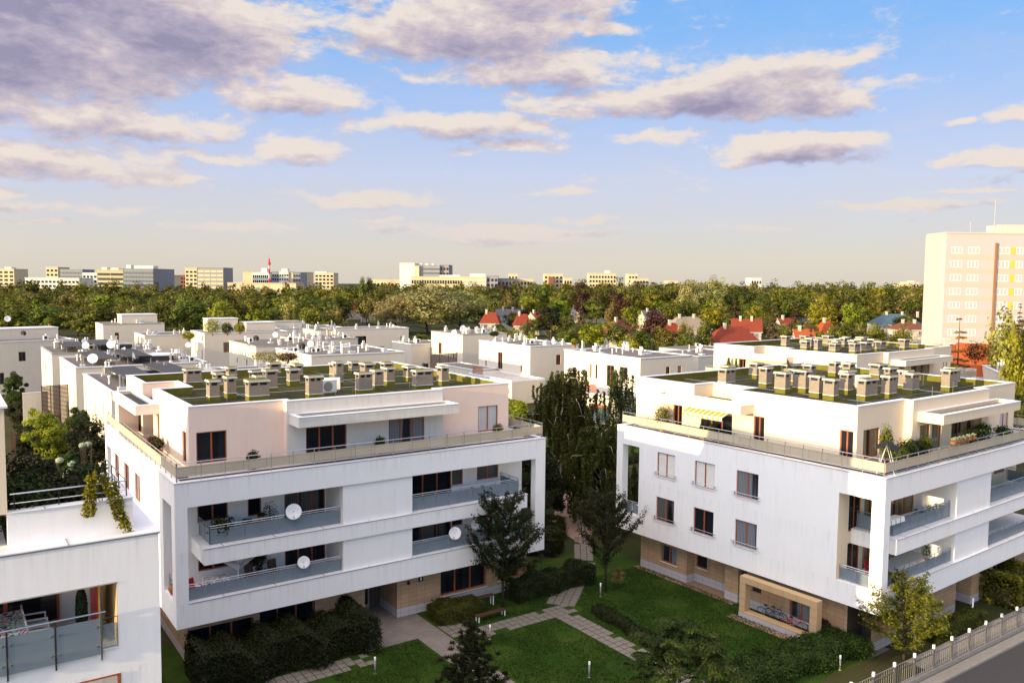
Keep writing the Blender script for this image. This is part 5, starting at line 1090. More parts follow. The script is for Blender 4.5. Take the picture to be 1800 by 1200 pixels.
_x, _y = at(1062, 76); place('weeping_birch', mk_birch(208, 9.2, 3.4, 48000, .19, nb=28, low=.12), _x, _y, 'low dark weeping birch close to the open corner of the white house on the right', group='weeping birches')
_x, _y = at(955, 74); place('broadleaf_tree', mk_round(209, 7.6, 3.0, 22000, .22, 'hedge', .12, 70, .22, split=True), _x, _y, 'dark bushy tree behind the right corner of the glazed balconies')
_x, _y = at(1030, 86); place('broadleaf_tree', mk_round(210, 5.6, 3.0, 16000, .22, 'garden', .12, 60, .22, split=True), _x, _y, 'small dark tree by the garden gate under the birches')
for u, vt, d, w, k, lab in [(152, 742, 74, 112, 'hedge', 'big dark tree in the left garden, overlapping the shaded white side wall'), (78, 708, 88, 84, 'lime', 'tree with a sunlit yellow top in the left garden'), (28, 832, 62, 74, 'garden', 'round green shrub tree just behind the near terrace railing'), (110, 790, 70, 60, 'garden', 'green tree in the middle of the left garden'),
                             (40, 735, 96, 60, 'hedge', 'dark tree beside the left garden wall'), (185, 800, 66, 40, 'hedge', 'dark shrub tree near the shaded white side wall'), (20, 650, 128, 44, 'garden', 'dark tree at the far end of the left garden'), (60, 800, 76, 60, 'hedge', 'dark low tree in the left garden below the yellow topped one'),
    (125, 850, 56, 90, 'hedge', 'dark leafy tree right behind the near terrace rail'), (70, 842, 58, 80, 'hedge', 'dark shrub tree behind the near terrace rail, left of another'), (95, 760, 92, 70, 'hedge', 'dark tree hiding the low wall in the left garden'), (130, 715, 104, 50, 'garden', 'green tree at the foot of the sunlit terrace side, left garden'), (35, 700, 118, 60, 'hedge', 'dark tree before the white garden wall on the left')]:
    h = zof(u, vt, d); R = w * d / FPX / 2; x, y = at(u, d); nm = 'broadleaf_tree'; place(nm, mk_round(int(u + d), h, R, 15000, .22, k, .14, 70, .24, split=True), x, y, lab, 'tree', 'trees in the left garden')
_x, _y = at(1687, 108); place('larch', mk_spruce(220, zof(1687, 553, 108), 2.7, 5200, .34, 'larch', .2, .25, True, layers=13, pw=.6), _x, _y, 'sparse golden larch before the tower block')
_x, _y = at(1792, 112); place('spruce', mk_spruce(221, zof(1795, 528, 112), 2.2, 9000, .30, 'spruce', split=True), _x, _y, 'spruce tip rising over the golden trees at the right edge')
# ------------------------------------------------------------------ ground, lawns, paths
def ground_mat(t):
    co = objco(t); a = t.noise(co, .05, 5, .6); b = t.noise(co, .9, 5, .6); c = t.noise(co, 9, 3, .6)
    col = t.mix(t.smooth(a, .35, .65), (.022, .034, .008), (.045, .042, .018)); col = t.mix(t.smooth(b, .4, .75, 0, .5), col, (.03, .038, .012))
    out(t, pbsdf(t, t.mix(t.smooth(c, .3, .8, 0, .4), col, (.06, .06, .02)), .95, .1, normal=bump(t, c, .5, .04)))
def lawn_mat(t):
    co = objco(t); a = t.noise(co, .35, 4, .6); b = t.noise(co, 2.2, 5, .65); c = t.noise(co, 26, 3, .7)
    col = t.mix(t.smooth(a, .35, .68), (.018, .050, .004), (.046, .080, .009)); col = t.mix(t.smooth(b, .5, .75, 0, .6), col, (.055, .060, .016)); col = t.mix(t.smooth(c, .35, .75, 0, .55), col, (.012, .030, .004))
    out(t, pbsdf(t, col, .95, .1, normal=bump(t, c, .7, .05)))
material('ground_cover', ground_mat); material('mown_lawn', lawn_mat)
COB = tiles('granite_setts', (.20, .175, .15), (.25, .225, .195), (.08, .07, .06), .21, .11, .014, .9, offs=.5, flat=True)
COBR = tiles('sun_tinted_setts', (.42, .26, .18), (.46, .32, .24), (.2, .14, .1), .21, .11, .014, .9, offs=.5, flat=True)  # orange colour puts low sunlight into the paving itself
def sheet(name, poly, z, mat, kind='structure'):
    m = MB(); m.face([(x, y, z) for x, y in poly], mat); return tag(m.build(name), kind=kind)
R4 = lambda a, b, c, d: [(a, c), (b, c), (b, d), (a, d)]
def wrect(B, a0, a1, b0, b1): return [loc2w(B, *p) for p in ((a0, b0), (a1, b0), (a1, b1), (a0, b1))]
sheet('ground', [(-2500, -600), (4200, -600), (4200, 4200), (-2500, 4200)], 0, MATS['ground_cover'])
sheet('lawn', [(10, 27.5), (46.5, 27.5), (46.5, 52.5), (10, 52.5)], .004, MATS['mown_lawn'])
sheet('lawn', [(47, 76), (86, 76), (86, 99), (47, 99)], .004, MATS['mown_lawn'])
sheet('forecourt', [(21.1, 45.2), (26.3, 45.2), (26.3, 48.75), (22.4, 48.75), (22.4, 51.3), (24.9, 51.3), (24.9, 48.76), (22.4, 48.76), (21.1, 48.76)][:3] + [(26.3, 48.76), (21.1, 48.76)], .010, COB)
sheet('forecourt', R4(22.54, 24.86, 48.77, 51.36), .010, COB)
sheet('cobbled_path', R4(24.5, 26.3, 30, 45.2), .010, COB)
sheet('road', [(30, 15.5), (140, 15.5), (140, 23.4), (30, 23.4)], .004, M['asphalt'])
sheet('pavement', [(30, 23.65), (140, 23.65), (140, 24.25), (30, 24.25)], .012, M['concrete'])
sheet('path', [(47.4, 24.6), (75, 24.6), (75, 26.1), (47.4, 26.1)], .010, M['concrete'])
sheet('path', [(45.2, 53.4), (50.5, 58.2), (70, 79), (66, 82), (55.5, 70), (46.5, 60)], .008, COBR)
sheet('gravel_strip', wrect(B2, .30, .89, 10.96, 20.6), .012, M['gravel']); sheet('gravel_strip', wrect(B2, .9, 1.84, 12.12, 15.66), .012, M['gravel']); sheet('gravel_strip', wrect(B2, -1.65, -.95, 3.2, 9.9), .012, M['gravel'])
sheet('patio', wrect(B2, .2, 2.5, 0.6, 2.5), .012, M['slab'])
kb = MB(); kb.box(30, 140, 23.42, 23.64, 0, .13, M['concrete']); tag(kb.build('kerb'), kind='structure')
def slabs(name, p, q, rows, s=.52, jitter=1, skip=.06):
    m = MB(); p, q = Vector(p), Vector(q); L = (q - p).length; d = (q - p) / L; nrm = Vector((-d.y, d.x)); n = int(L / s)
    for i in range(n):
        for j in range(rows):
            if (i in (0, n - 1) or j in (0, rows - 1)) and rf.random() < skip: continue
            c = p + d * (i + .5) * s + nrm * (j - (rows - 1) / 2) * s; k = s * .45; a = rf.uniform(-.02, .02); e = Vector((d.x * math.cos(a) - d.y * math.sin(a), d.x * math.sin(a) + d.y * math.cos(a))); f = Vector((-e.y, e.x)); z = .03 + rf.uniform(-.006, .008)
            cs = [c + e * k * x + f * k * y for x, y in ((-1, -1), (1, -1), (1, 1), (-1, 1))]; m.prism([(v.x, v.y) for v in cs], 0, z, M['slab'], bottom=False)
    return tag(m.build(name), kind='structure')
slabs('path', (26.4, 45.05), (28.4, 45.05), 4); slabs('path', (28.0, 43.75), (36.2, 43.75), 3); slabs('path', (34.6, 43.0), (34.6, 31.0), 3, skip=.15); slabs('path', (35.4, 44.5), (42.8, 50.8), 4, skip=.1); slabs('path', (12, 44.3), (21.0, 44.3), 3, skip=.1); slabs('path', (42.8, 50.8), (47, 56), 3)
def grass():
    rg = np.random.default_rng(44); n = 110000; x = rg.uniform(18, 46, n); y = rg.uniform(28.5, 47.4, n)
    ok = ~((x > 24.3) & (x < 26.5)) & ~((x > 20.9) & (x < 26.5) & (y > 45)) & ~((x > 26.2) & (x < 28.5) & (y > 43.9) & (y < 46.2)) & ~((x > 27.9) & (x < 36.3) & (y > 42.9) & (y < 44.6)) & ~((x > 33.75) & (x < 35.45) & (y < 43.5)) & ~((x < 21.1) & (y > 43.4)) & ((x < 34.5) | (y < 44) | (np.abs((x - 35.4) * 6.3 - (y - 44.5) * 7.4) > 11))
    ok &= rg.random(n) < .35 + .65 * (np.sin(x * 1.3) * np.sin(y * 1.1 + 1) > -.3)
    x, y = x[ok], y[ok]; C = np.stack([x, y, np.full(len(x), .03)], 1); N = np.stack([rg.normal(size=len(x)), rg.normal(size=len(x)), rg.normal(size=len(x)) * .5], 1)
    o = bpy.data.objects.new('grass', leaf_mesh('grass', leaf_quads(C, N, rg.uniform(.07, .16, len(x)), rg, 3.0), rg.random(len(x)), leaf('grass_blades', (.014, .042, .003), (.056, .092, .011), .25))); COL.objects.link(o); tag(o, 'mown grass of the courtyard lawns', 'grass', kind='stuff')
grass()
# ------------------------------------------------------------------ hedges and shrubs
def hedge(name, p, q, w, h, mat, label, n, size=.13, lump=.25, cat='hedge', group=None, seed=0):
    rg = np.random.default_rng(300 + seed); p, q = np.array(p, float), np.array(q, float); L = np.linalg.norm(q - p); d = (q - p) / L; nr = np.array([-d[1], d[0]])
    s = rg.random(n) * L; f = rg.random(n); side = rg.random(n) < .45; hl = h * (1 - lump + lump * 1.5 * (np.sin(s * 2.3 + seed) * np.sin(s * .9 + 2 * seed) * .5 + .5))
    z = np.where(side, rg.random(n) ** .8 * hl, hl - np.abs(rg.normal(size=n)) * .10); t = np.where(side, np.where(rg.random(n) < .7, -1, 1) * .5, rg.uniform(-.5, .5, n)); round_ = np.clip((z / hl - .6) / .4, 0, 1) ** 2 * .18
    t = np.sign(t) * np.maximum(0, np.abs(t) - round_ * side) + rg.normal(size=n) * .05
    wob = 1 + .22 * np.sin(s * 1.7 + seed * 3); C = p[None] + d[None] * s[:, None] + nr[None] * (t * w * wob)[:, None]; C = np.concatenate([C, (z + rg.normal(size=n) * .05)[:, None]], 1)
    end = rg.random(n) < .06; C[end, :2] = (np.where(rg.random(end.sum()) < .5, 0, 1)[:, None] * (q - p) + p) + nr * (rg.uniform(-.5, .5, end.sum()) * w)[:, None]; C[end, 2] = rg.random(end.sum()) * h * .9
    N = np.concatenate([nr[None] * np.where(side, np.sign(t), t)[:, None], np.where(side, .2, 1.0)[:, None]], 1) + rg.normal(size=(n, 3)) * .6
    cl = np.sin(C[:, 0] * 4) * np.sin(C[:, 1] * 4.3) * np.sin(C[:, 2] * 5) * .3 + .3
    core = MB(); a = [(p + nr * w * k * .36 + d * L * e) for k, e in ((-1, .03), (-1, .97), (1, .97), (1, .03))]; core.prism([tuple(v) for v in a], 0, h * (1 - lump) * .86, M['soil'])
    return tag(bpy_obj(name, leaf_mesh(name, leaf_quads(C, N, size * rg.uniform(.7, 1.3, n), rg), np.clip(rg.random(n) * .6 + cl, 0, 1), LV[mat], core)), label, cat, group)
def bpy_obj(name, me): o = bpy.data.objects.new(name, me); COL.objects.link(o); return o
hedge('hedge', (11.2, 46.7), (21.7, 46.85), 3.4, 2.1, 'hedge', 'large dark untrimmed hedge along the left half of the courtyard facade', 42000, .13, .3, seed=1)
hedge('hedge', (26.6, 47.0), (30.1, 46.9), 1.9, .95, 'hedgel', 'small bright green clipped hedge right of the house entrance', 15000, .11, .15, seed=2)
hedge('hedge', (33.0, 47.0), (40.2, 47.3), 1.6, 1.5, 'hedge', 'tall dark hedge by the right end of the glazed balconies, beside the paved path', 17000, .13, .25, seed=3)
hedge('hedge', (36.9, 42.3), (36.2, 36.0), 1.0, .55, 'hedge', 'low dark hedge bordering the slab path across the lawn', 8000, .11, .35, seed=4)
hedge('hedge', (35.5, 29.8), (46.6, 29.2), 2.5, 1.05, 'garden', 'wide clipped hedge in front of the blank white side wall, at the bottom edge', 34000, .12, .2, seed=5)
hedge('hedge', (51.3, 26.7), (57.3, 26.6), .95, .95, 'hedgel', 'clipped hedge with sunlit top between fence and sandstone wall', 13000, .10, .12, seed=6)
hedge('conifer_shrub', (61.2, 27.4), (66.5, 27.6), 2.4, 2.0, 'yew', 'large golden green conifer shrub by the fence at the right edge', 17000, .17, .35, 'shrub', seed=7)
hedge('hedge', (40.4, 53.4), (45.0, 58.5), 2.6, 1.7, 'hedge', 'dark hedge under the weeping birch, left of the path', 15000, .14, .3, seed=8)
hedge('hedge', (8.4, 44.5), (8.4, 68), 1.6, 2.9, 'hedge', 'added tall dark hedge, out of sight, keeping the sun off the shaded side wall', 14000, .16, .25, seed=14)  # unseen hedge added to block low sun from the ground floor side
hedge('hedge', (47.5, 75.5), (86, 75.8), .9, 1.2, 'garden', 'garden hedge with sunlit gaps in front of the garages', 16000, .14, .3, seed=9)
hedge('shrub', (46.3, 31.2), (47.5, 31.0), 1.2, 1.4, 'copper', 'dark reddish round shrub beside the sandstone frame', 5000, .12, .3, 'shrub', seed=10)
hedge('shrub', (48.2, 30.2), (49.2, 30.2), .9, 1.2, 'hedge', 'dark shrub at the foot of the white corner, right of the reddish one', 4000, .12, .3, 'shrub', seed=11)
place('shrub', mk_round(230, 1.7, .62, 2600, .11, 'olive', .02, 30, .3, r=.03), 41.0, 44.7, 'small pale shrub at the foot of the spiky tree by the path', 'shrub')
hedge('shrub', (66, 20.5), (70, 20.5), 2, 1.2, 'garden', 'green shrub across the road at the right bottom corner', 5000, .14, .3, 'shrub', seed=13)
for k, (u, d, w, h, m_, lab) in enumerate([(262, 122, 1.5, 3.2, 'hedge', 'dark columnar shrub, left one of a row between white terraces'), (271, 122, 1.5, 3.4, 'hedge', 'dark columnar shrub, second of a row between white terraces'), (280, 122, 1.5, 3.2, 'hedge', 'dark columnar shrub, third of a row between white terraces'), (298, 118, 4.5, 4.2, 'garden', 'green shrub with white flowers between the white terraces'), (322, 120, 4, 4, 'lime', 'yellow green shrub beside the low garden wing'), (205, 190, 5, 6.5, 'garden', 'green shrub tree before the lone white terrace'), (240, 185, 6, 5.5, 'olive', 'olive shrub before the low terrace with narrow windows'), (905, 108, 4, 6, 'lime', 'sunlit young shrub right of the blush penthouse'), (890, 100, 5, 4, 'hedge', 'dark shrub below the sunlit one, right of the blush penthouse'), (735, 196, 3, 3.2, 'lime', 'small green shrub in front of the shaded white terrace'), (612, 190, 3, 2.5, 'gold', 'golden shrub below the glazed balcony of the shaded terrace'), (1215, 118, 2.4, 4.5, 'hedge', 'small dark fir before the pale shaded terrace')]):
    x, y = at(u, d); hedge('shrub', (x - w * .25, y), (x + w * .25, y), w * .8, h, m_, lab, 4500, .26, .35, 'shrub', 'shrubs between the white terraces', 20 + k)
# ------------------------------------------------------------------ lamps, bench, fence
def bollard(x, y, h, label, white=False):
    o = empty('bollard_lamp', (x, y, 0), 0, label, 'lamp', 'bollard lamps along the paths'); m = MB(); m.tube([(0, 0, 0), (0, 0, h * .80)], .055, M['dish' if white else 'iron'], 10); m.lathe([(.09, 0), (.09, .03), (.05, .04)], (0, 0, 0), M['iron'], 10); m.build('post', o, True)
    g = MB(); g.lathe([(.06, 0), (.062, h * .16), (.05, h * .19), (0, h * .20)], (0, 0, h * .80), M['lampw'], 12); g.build('lamp_head', o, True)
for x, y, h, lab, w in [(20.2, 42.4, 1.0, 'bollard lamp on the small lawn left of the cobbled path', 0), (28.25, 42.6, .95, 'bollard lamp by the paved path near the bench', 0), (38.85, 44.2, 1.0, 'bollard lamp right of the paved path beside the spiky tree', 0), (46.5, 55.4, 1.0, 'bollard lamp by the path under the birches', 0), (30.2, 35.2, .95, 'bollard lamp in the middle of the lawn at the bottom edge', 0), (43.1, 27.7, .9, 'bollard lamp in front of the wide clipped hedge', 0), (57.95, 27.4, 1.25, 'white post at the entrance beside the fence hedge', 1), (49.9, 27.0, 1.1, 'white post in the sun behind the young yellow green tree', 1), (63.0, 25.2, .9, 'small white post before the golden conifer shrub', 1)]: bollard(x, y, h, lab, w)
gl = empty('garden_lamp', (34.6, 34.0, 0), 0, 'white globe lamp on a pole in the lawn at the bottom edge', 'lamp'); m = MB(); m.tube([(0, 0, 0), (0, 0, 1.15)], .035, M['iron'], 8); m.lathe([(.02, 1.12), (.16, 1.14), (.17, 1.18), (.05, 1.22)], (0, 0, 0), M['redpaint'], 12); m.build('post', gl); m = MB(); m.lathe([(.0, 1.18), (.12, 1.22), (.155, 1.33), (.12, 1.44), (.06, 1.50), (.07, 1.60), (.05, 1.70), (0, 1.71)], (0, 0, 0), M['lampw'], 14); m.build('globe', gl, True)
def bench(x0, x1, y, label, name='bench', h=.45):
    o = empty(name, ((x0 + x1) / 2, y, 0), 0, label, 'bench', 'benches in the courtyard'); L = (x1 - x0) / 2; m = MB()
    for i in range(4): m.box(-L, L, -.22 + i * .115, -.22 + i * .115 + .095, h - .04, h, M['wooddark'])
    m.build('seat', o)
    for s in (-1, 1):
        for yy in (-.17, .17): q = MB(); q.box(s * (L - .12) - .03, s * (L - .12) + .03, yy - .03, yy + .03, 0, h - .04, M['dish']); q.build('leg', o)
bench(28.9, 31.2, 45.25, 'dark wooden bench with white legs beside the paved path')
bench(29.6, 31.6, 47.25, 'second wooden bench behind, in the shade below the balconies', h=.75)
def fence():
    x0, y = 37.0, 24.4; n = 19; bay = 2.05
    o = empty('metal_fence', (x0, y, 0), 0, 'grey metal bar fence with white capped posts along the road', 'fence'); m = MB(); m.box(-.2, n * bay + .2, -.10, .10, 0, .28, M['concrete']); m.build('base_wall', o)
    bars = MB()
    for i in range(9): bars.box(.14 + i * .222, .14 + i * .222 + .02, -.01, .01, .36, 1.52, M['iron'])
    bars.box(.04, bay - .04, -.02, .02, 1.20, 1.25, M['steel']); bars.box(.04, bay - .04, -.02, .02, .36, .40, M['iron']); bars.box(.04, bay - .04, -.015, .015, 1.50, 1.53, M['iron']); bme = bars.mesh('bar_panel')
    pm = MB(); pm.box(-.045, .045, -.045, .045, .2, 1.62, M['steel']); pm.box(-.06, .06, -.06, .06, 1.50, 1.74, M['dish']); pme = pm.mesh('post')
    for i in range(n + 1):
        inst('post', pme, o, (i * bay, 0, 0))
        if i < n: inst('bar_panel', bme, o, (i * bay, 0, 0))
fence()
def portal():
    x, y = loc2w(B2, -.9, 3.6); o = empty('sandstone_frame', (x, y, 0), B2[2], 'free standing sandstone frame with a wide opening before the ground floor wall', 'stone frame'); m = MB(); S = M['sand']; w = 5.87
    m.box(0, .58, 0, .50, 0, 2.82, S); m.box(0, .58, w - .47, w, 0, 2.82, S); m.box(0, .58, .50, w - .47, 2.38, 2.82, S); m.box(0, .58, .50, w - .47, 0, .44, S); m.build('frame', o, bevel=.015)
    p = MB(); p.box(-.015, .60, -.01, w + .01, -.05, .30, M['plinth']); p.build('plinth', o)
    j = MB()
    for z in (.75, 1.25, 1.75, 2.30): j.box(-.004, .001, .0, .5, z, z + .012, M['wooddark']); j.box(-.004, .001, w - .47, w, z, z + .012, M['wooddark'])
    for k in range(1, 5): j.box(-.004, .001, .5 + k * .98, .512 + k * .98, 2.38, 2.82, M['wooddark'])
    j.build('joint', o)
portal()
def bicycle(x, y, rz, fcol, label, small=1.0, tilt=.12):
    o = empty('bicycle', (x, y, 0), rz, label, 'bicycle', 'bicycles behind the sandstone frame'); o.scale = (small,) * 3; o.rotation_euler = (tilt, 0, rz); R = .33; c = M[fcol]
    for cx in (0, 1.05):
        t_ = MB(); pts = [(cx + R * math.cos(a), 0, R + R * math.sin(a)) for a in np.linspace(0, 6.2832, 21)]; t_.tube(pts, .022, M['dark'], 6, False)
        for a in np.linspace(0, 6.2832, 9)[:-1]: t_.tube([(cx, 0, R), (cx + R * math.cos(a), 0, R + R * math.sin(a))], .004, M['steel'], 4)
        t_.build('wheel', o)
    f = MB(); B_, S_, H_ = (.42, 0, .30), (.30, 0, .80), (.86, 0, .82)
    for a, b in ((B_, S_), (S_, H_), (B_, (.90, 0, .70)), ((0, 0, R), B_), ((0, 0, R), (.31, 0, .72)), ((1.05, 0, R), (.85, 0, .88))): f.tube([a, b], .02, c, 6)
    f.build('frame', o); h = MB(); h.tube([(.78, -.28, .98), (.86, -.18, .98), (.85, 0, .95), (.86, .18, .98), (.78, .28, .98)], .014, M['dark'], 6); h.tube([(.85, 0, .86), (.85, 0, .96)], .016, M['steel'], 6); h.build('handlebar', o)
    s = MB(); s.box(.18, .42, -.06, .06, .86, .92, M['dark']); s.tube([(.30, 0, .78), (.30, 0, .87)], .014, M['steel'], 6); s.build('saddle', o); d = MB(); d.lathe([(.0, -.01), (.09, -.01), (.09, .01), (0, .01)], B_, M['steel'], 12, (0, 1, 0)); d.build('crank', o)
    fd = MB(); fd.tube([(R * 1.1 * math.cos(a), 0, R + R * 1.1 * math.sin(a)) for a in np.linspace(.5, 2.6, 7)], .03, c, 5); fd.build('mudguard', o)
x, y = loc2w(B2, .35, 8.5); bicycle(x, y, -PI2 + .25, 'cityblue', 'dark blue bicycle leaning by the left jamb behind the sandstone frame'); x, y = loc2w(B2, .55, 8.0); bicycle(x, y, -PI2 + .1, 'wooddark', 'brown bicycle parked against the wall behind the sandstone frame'); x, y = loc2w(B2, .0, 6.3); bicycle(x, y, -PI2 + .5, 'redpaint', 'red bicycle with red mudguards in the middle of the sandstone frame', .95)
# garden walls and screens on the left
def garden_wall(u, vt, d, w, mat, label, yaw, name='garden_wall', h=None, cat='wall'):
    x, y = at(u, d); h = h or zof(u, vt, d); o = empty(name, (x, y, 0), yaw, label, cat, 'garden walls and screens'); m = MB()
    if mat == 'slat':
        for i in range(int(h / .18)): m.box(0, w, -.02, .02, .05 + i * .18, .05 + i * .18 + .14, M['wooddark'])
        m.build('slats', o); q = MB(); [q.box(k * w / 3 - .05, k * w / 3 + .05, .02, .1, 0, h, M['wooddark']) for k in range(4)]; q.build('posts', o)
    else: m.box(0, w, -.12, .12, 0, h, M[mat]); m.build('wall', o); q = MB(); q.box(-.05, w + .05, -.16, .16, h + .003, h + .06, M['coping']); q.build('coping', o)
garden_wall(34, 692, 112, 3.0, 'town', 'white garden wall with a storage hut at the far end of the left garden', 0)
garden_wall(68, 678, 112, 3.2, 'slat', 'dark red slatted timber screen before the left row of terraces', 0, 'timber_screen', cat='screen')
garden_wall(20, 770, 78, 5.0, 'slat', 'dark timber screen among the shrubs of the left garden', PI2, 'timber_screen', cat='screen')
garden_wall(757, 622, 176, 7.0, 'slat', 'rusty timber screen before the far white terrace', .1, 'timber_screen', cat='screen')
hy = [(96, 812, 66), (112, 832, 64), (103, 840, 63), (90, 845, 63), (118, 818, 66), (138, 785, 70), (148, 783, 71)]
for k, (u, v, d) in enumerate(hy):
    x, y = at(u, d); z = zof(u, v, d); rg = np.random.default_rng(500 + k); n = 900; dd = unit(rg, n); C = dd * .30 * rg.uniform(.7, 1.05, n)[:, None] * np.array([1, 1, .75]) + np.array([0, 0, z]); m = MB()
    for j in range(4): m.tube([(0, 0, 0), (rg.normal() * .15, rg.normal() * .15, z)], .03, M['bark'], 4)
    tag(inst('hydrangea', leaf_mesh('hydrangea', leaf_quads(C, dd, .13, rg, 1.2), rg.random(n), LV['flower'], m), None, (x, y, 0)), 'pale round hydrangea head in the dark left garden', 'flower', 'hydrangeas in the left garden')
# ------------------------------------------------------------------ satellite dishes
def dish_parts(r, dark=False):
    k = M['dark' if dark else 'dish']; m = MB(); m.lathe([(0, -.16 * r), (.35 * r, -.14 * r), (.7 * r, -.07 * r), (r, .04 * r), (r * 1.01, .03 * r), (.7 * r, -.09 * r), (0, -.18 * r)], (0, 0, 0), k, 24, (0, -1, .30)); a = MB(); a.tube([(0, .05, -.9 * r), (0, -.9 * r, -.55 * r)], .018, M['iron'], 5); a.lathe([(.03, 0), (.035, .14)], (0, -.95 * r, -.52 * r), M['iron'], 8, (0, 1, .3))
    b = MB(); b.tube([(0, .16, 0), (0, .16, -1.25 * r)], .03, M['iron'], 6); b.tube([(0, .02, 0), (0, .16, 0)], .03, M['iron'], 6); return m.mesh('reflector', True), a.mesh('feed_arm'), b.mesh('mount')
def dish(x, y, z, r, rz, label, dark=False, group='satellite dishes'):
    o = empty('satellite_dish', (x, y, z), rz, label, 'satellite dish', group)
    for n_, me in zip(('reflector', 'feed_arm', 'mount'), dish_parts(r, dark)): inst(n_, me, o)
def onB(B, a, b, z): x, y = loc2w(B, a, b); return x, y, z
dish(*onB(B1, 6.9, .28, 8.55), .47, -.30, 'large white satellite dish on the upper left balcony rail')
dish(*onB(B1, 7.45, .12, 5.36), .37, -.30, 'white satellite dish on the lower left balcony rail')
dish(*onB(B1, 18.2, .12, 5.36), .42, -.75, 'white satellite dish on the lower right balcony rail, turned aside')
dish(*onB(B1, 20.2, .6, 5.5), .36, -.2, 'small pale satellite dish on the lower right balcony, behind the spiky tree')
dish(*onB(B2, 15.6, 17.4, 15.6), .5, .9, 'satellite dish seen edge on among the chimneys of the sunlit penthouse', True)
for u, v, d, r, rz, dk, lab in [(160, 630, 106, .62, -.3, 0, 'big white dish on the roof of the second house in the left row'), (193, 605, 122, .60, -.4, 0, 'white dish at the right of the left terrace row'), (148, 607, 126, .52, -.6, 0, 'white dish behind another on the left terrace row'), (146, 600, 134, .45, .3, 0, 'tilted white dish at the top of the left terrace row'), (12, 560, 158, .55, 0, 0, 'white dish on a roof box at the left edge'), (39, 585, 154, .5, 2.6, 1, 'dark backed dish on the shaded terrace at the left edge'), (449, 594, 146, .5, 2.6, 1, 'dark backed dish on the long sunlit terrace'), (483, 588, 150, .5, -.3, 0, 'white dish beside a dark backed one on the middle roofs'), (530, 608, 132, .55, 2.5, 1, 'dark backed dish on the roof crowded with vents'), (545, 604, 136, .55, -.3, 0, 'white dish on the roof crowded with vents'), (329, 606, 182, .6, -.2, 0, 'white dish on the low terrace with narrow windows'), (798, 584, 184, .65, -.2, 0, 'left white dish on the far terrace of the right group'), (814, 577, 186, .7, -.1, 0, 'raised white dish right of another on the far terrace'), (233, 625, 112, .5, 1.2, 0, 'white dish lying low on the nearest left terrace roof')]:
    x, y = at(u, d); z = zof(u, v, d); dish(x, y, z, r, rz, lab, dk, 'satellite dishes on the terraces')
# ------------------------------------------------------------------ roof air units
def air_unit(x, y, z, rz, label, s=1.0):
    o = empty('air_conditioner', (x, y, z), rz, label, 'air conditioner', 'air conditioners on the roofs'); m = MB(); m.box(-.5, .5, -.19, .19, .14, .92, M['acwhite']); m.build('casing', o, bevel=.02); g = MB(); g.lathe([(.30, 0), (.30, .015), (.24, .012), (0, .012)], (-.1, -.19, .53), M['iron'], 18, (0, -1, 0)); g.build('fan_grille', o)
    for q in (-.38, .38): k = MB(); k.box(q - .03, q + .03, -.2, .2, 0, .14, M['iron']); k.build('foot', o)
    o.scale = (s, s, s)
air_unit(*onB(B1, 12.0, 7.2, 14.5), .1, 'white air unit before the tall vent on the blush penthouse roof', 1.15); air_unit(*onB(B1, 12.9, 8.6, 14.5), -.3, 'second white air unit, farther right on the blush penthouse roof', 1.1); air_unit(*onB(B2, 12.6, 8.6, 14.5), .2, 'white air unit between the chimneys of the sunlit penthouse', 1.2); air_unit(*onB(B2, 13.8, 9.6, 14.5), -.4, 'second white air unit behind, on the sunlit penthouse roof', 1.2)
# ------------------------------------------------------------------ balcony furniture and plants
def chair(x, y, z, rz, label, mat='wicker', fab=None, name='chair', arms=True, group='chairs on the balconies'):
    o = empty(name, (x, y, z), rz, label, 'chair', group); k = M[mat]; m = MB(); m.box(-.27, .27, -.27, .27, .36, .44, M[fab] if fab else k); m.build('seat', o); b = MB(); b.face([(-.27, .25, .40), (.27, .25, .40), (.27, .36, .95), (-.27, .36, .95)], M[fab] if fab else k); b.bar((-.26, .27, .42), (-.26, .37, .96), .04, .04, k); b.bar((.26, .27, .42), (.26, .37, .96), .04, .04, k); b.bar((-.26, .37, .95), (.26, .37, .95), .04, .05, k); b.build('backrest', o)
    for sx in (-.24, .24):
        for sy in (-.24, .24): l = MB(); l.box(sx - .025, sx + .025, sy - .025, sy + .025, 0, .37, k); l.build('leg', o)
        if arms: a = MB(); a.bar((sx * 1.1, -.27, .62), (sx * 1.1, .30, .64), .05, .04, k); a.bar((sx * 1.1, -.25, .40), (sx * 1.1, -.25, .62), .04, .04, k); a.build('armrest', o)
def table(x, y, z, rz, w, d, h, mat, label, name='table', cat='table'):
    o = empty(name, (x, y, z), rz, label, cat); m = MB(); m.box(-w / 2, w / 2, -d / 2, d / 2, h - .04, h, M[mat]); m.build('tabletop', o)
    for sx in (-1, 1):
        for sy in (-1, 1): l = MB(); l.box(sx * (w / 2 - .06) - .025, sx * (w / 2 - .06) + .025, sy * (d / 2 - .06) - .025, sy * (d / 2 - .06) + .025, 0, h - .04, M['dish' if mat in ('dish', 'plastic') else 'dark']); l.build('leg', o)
    return o
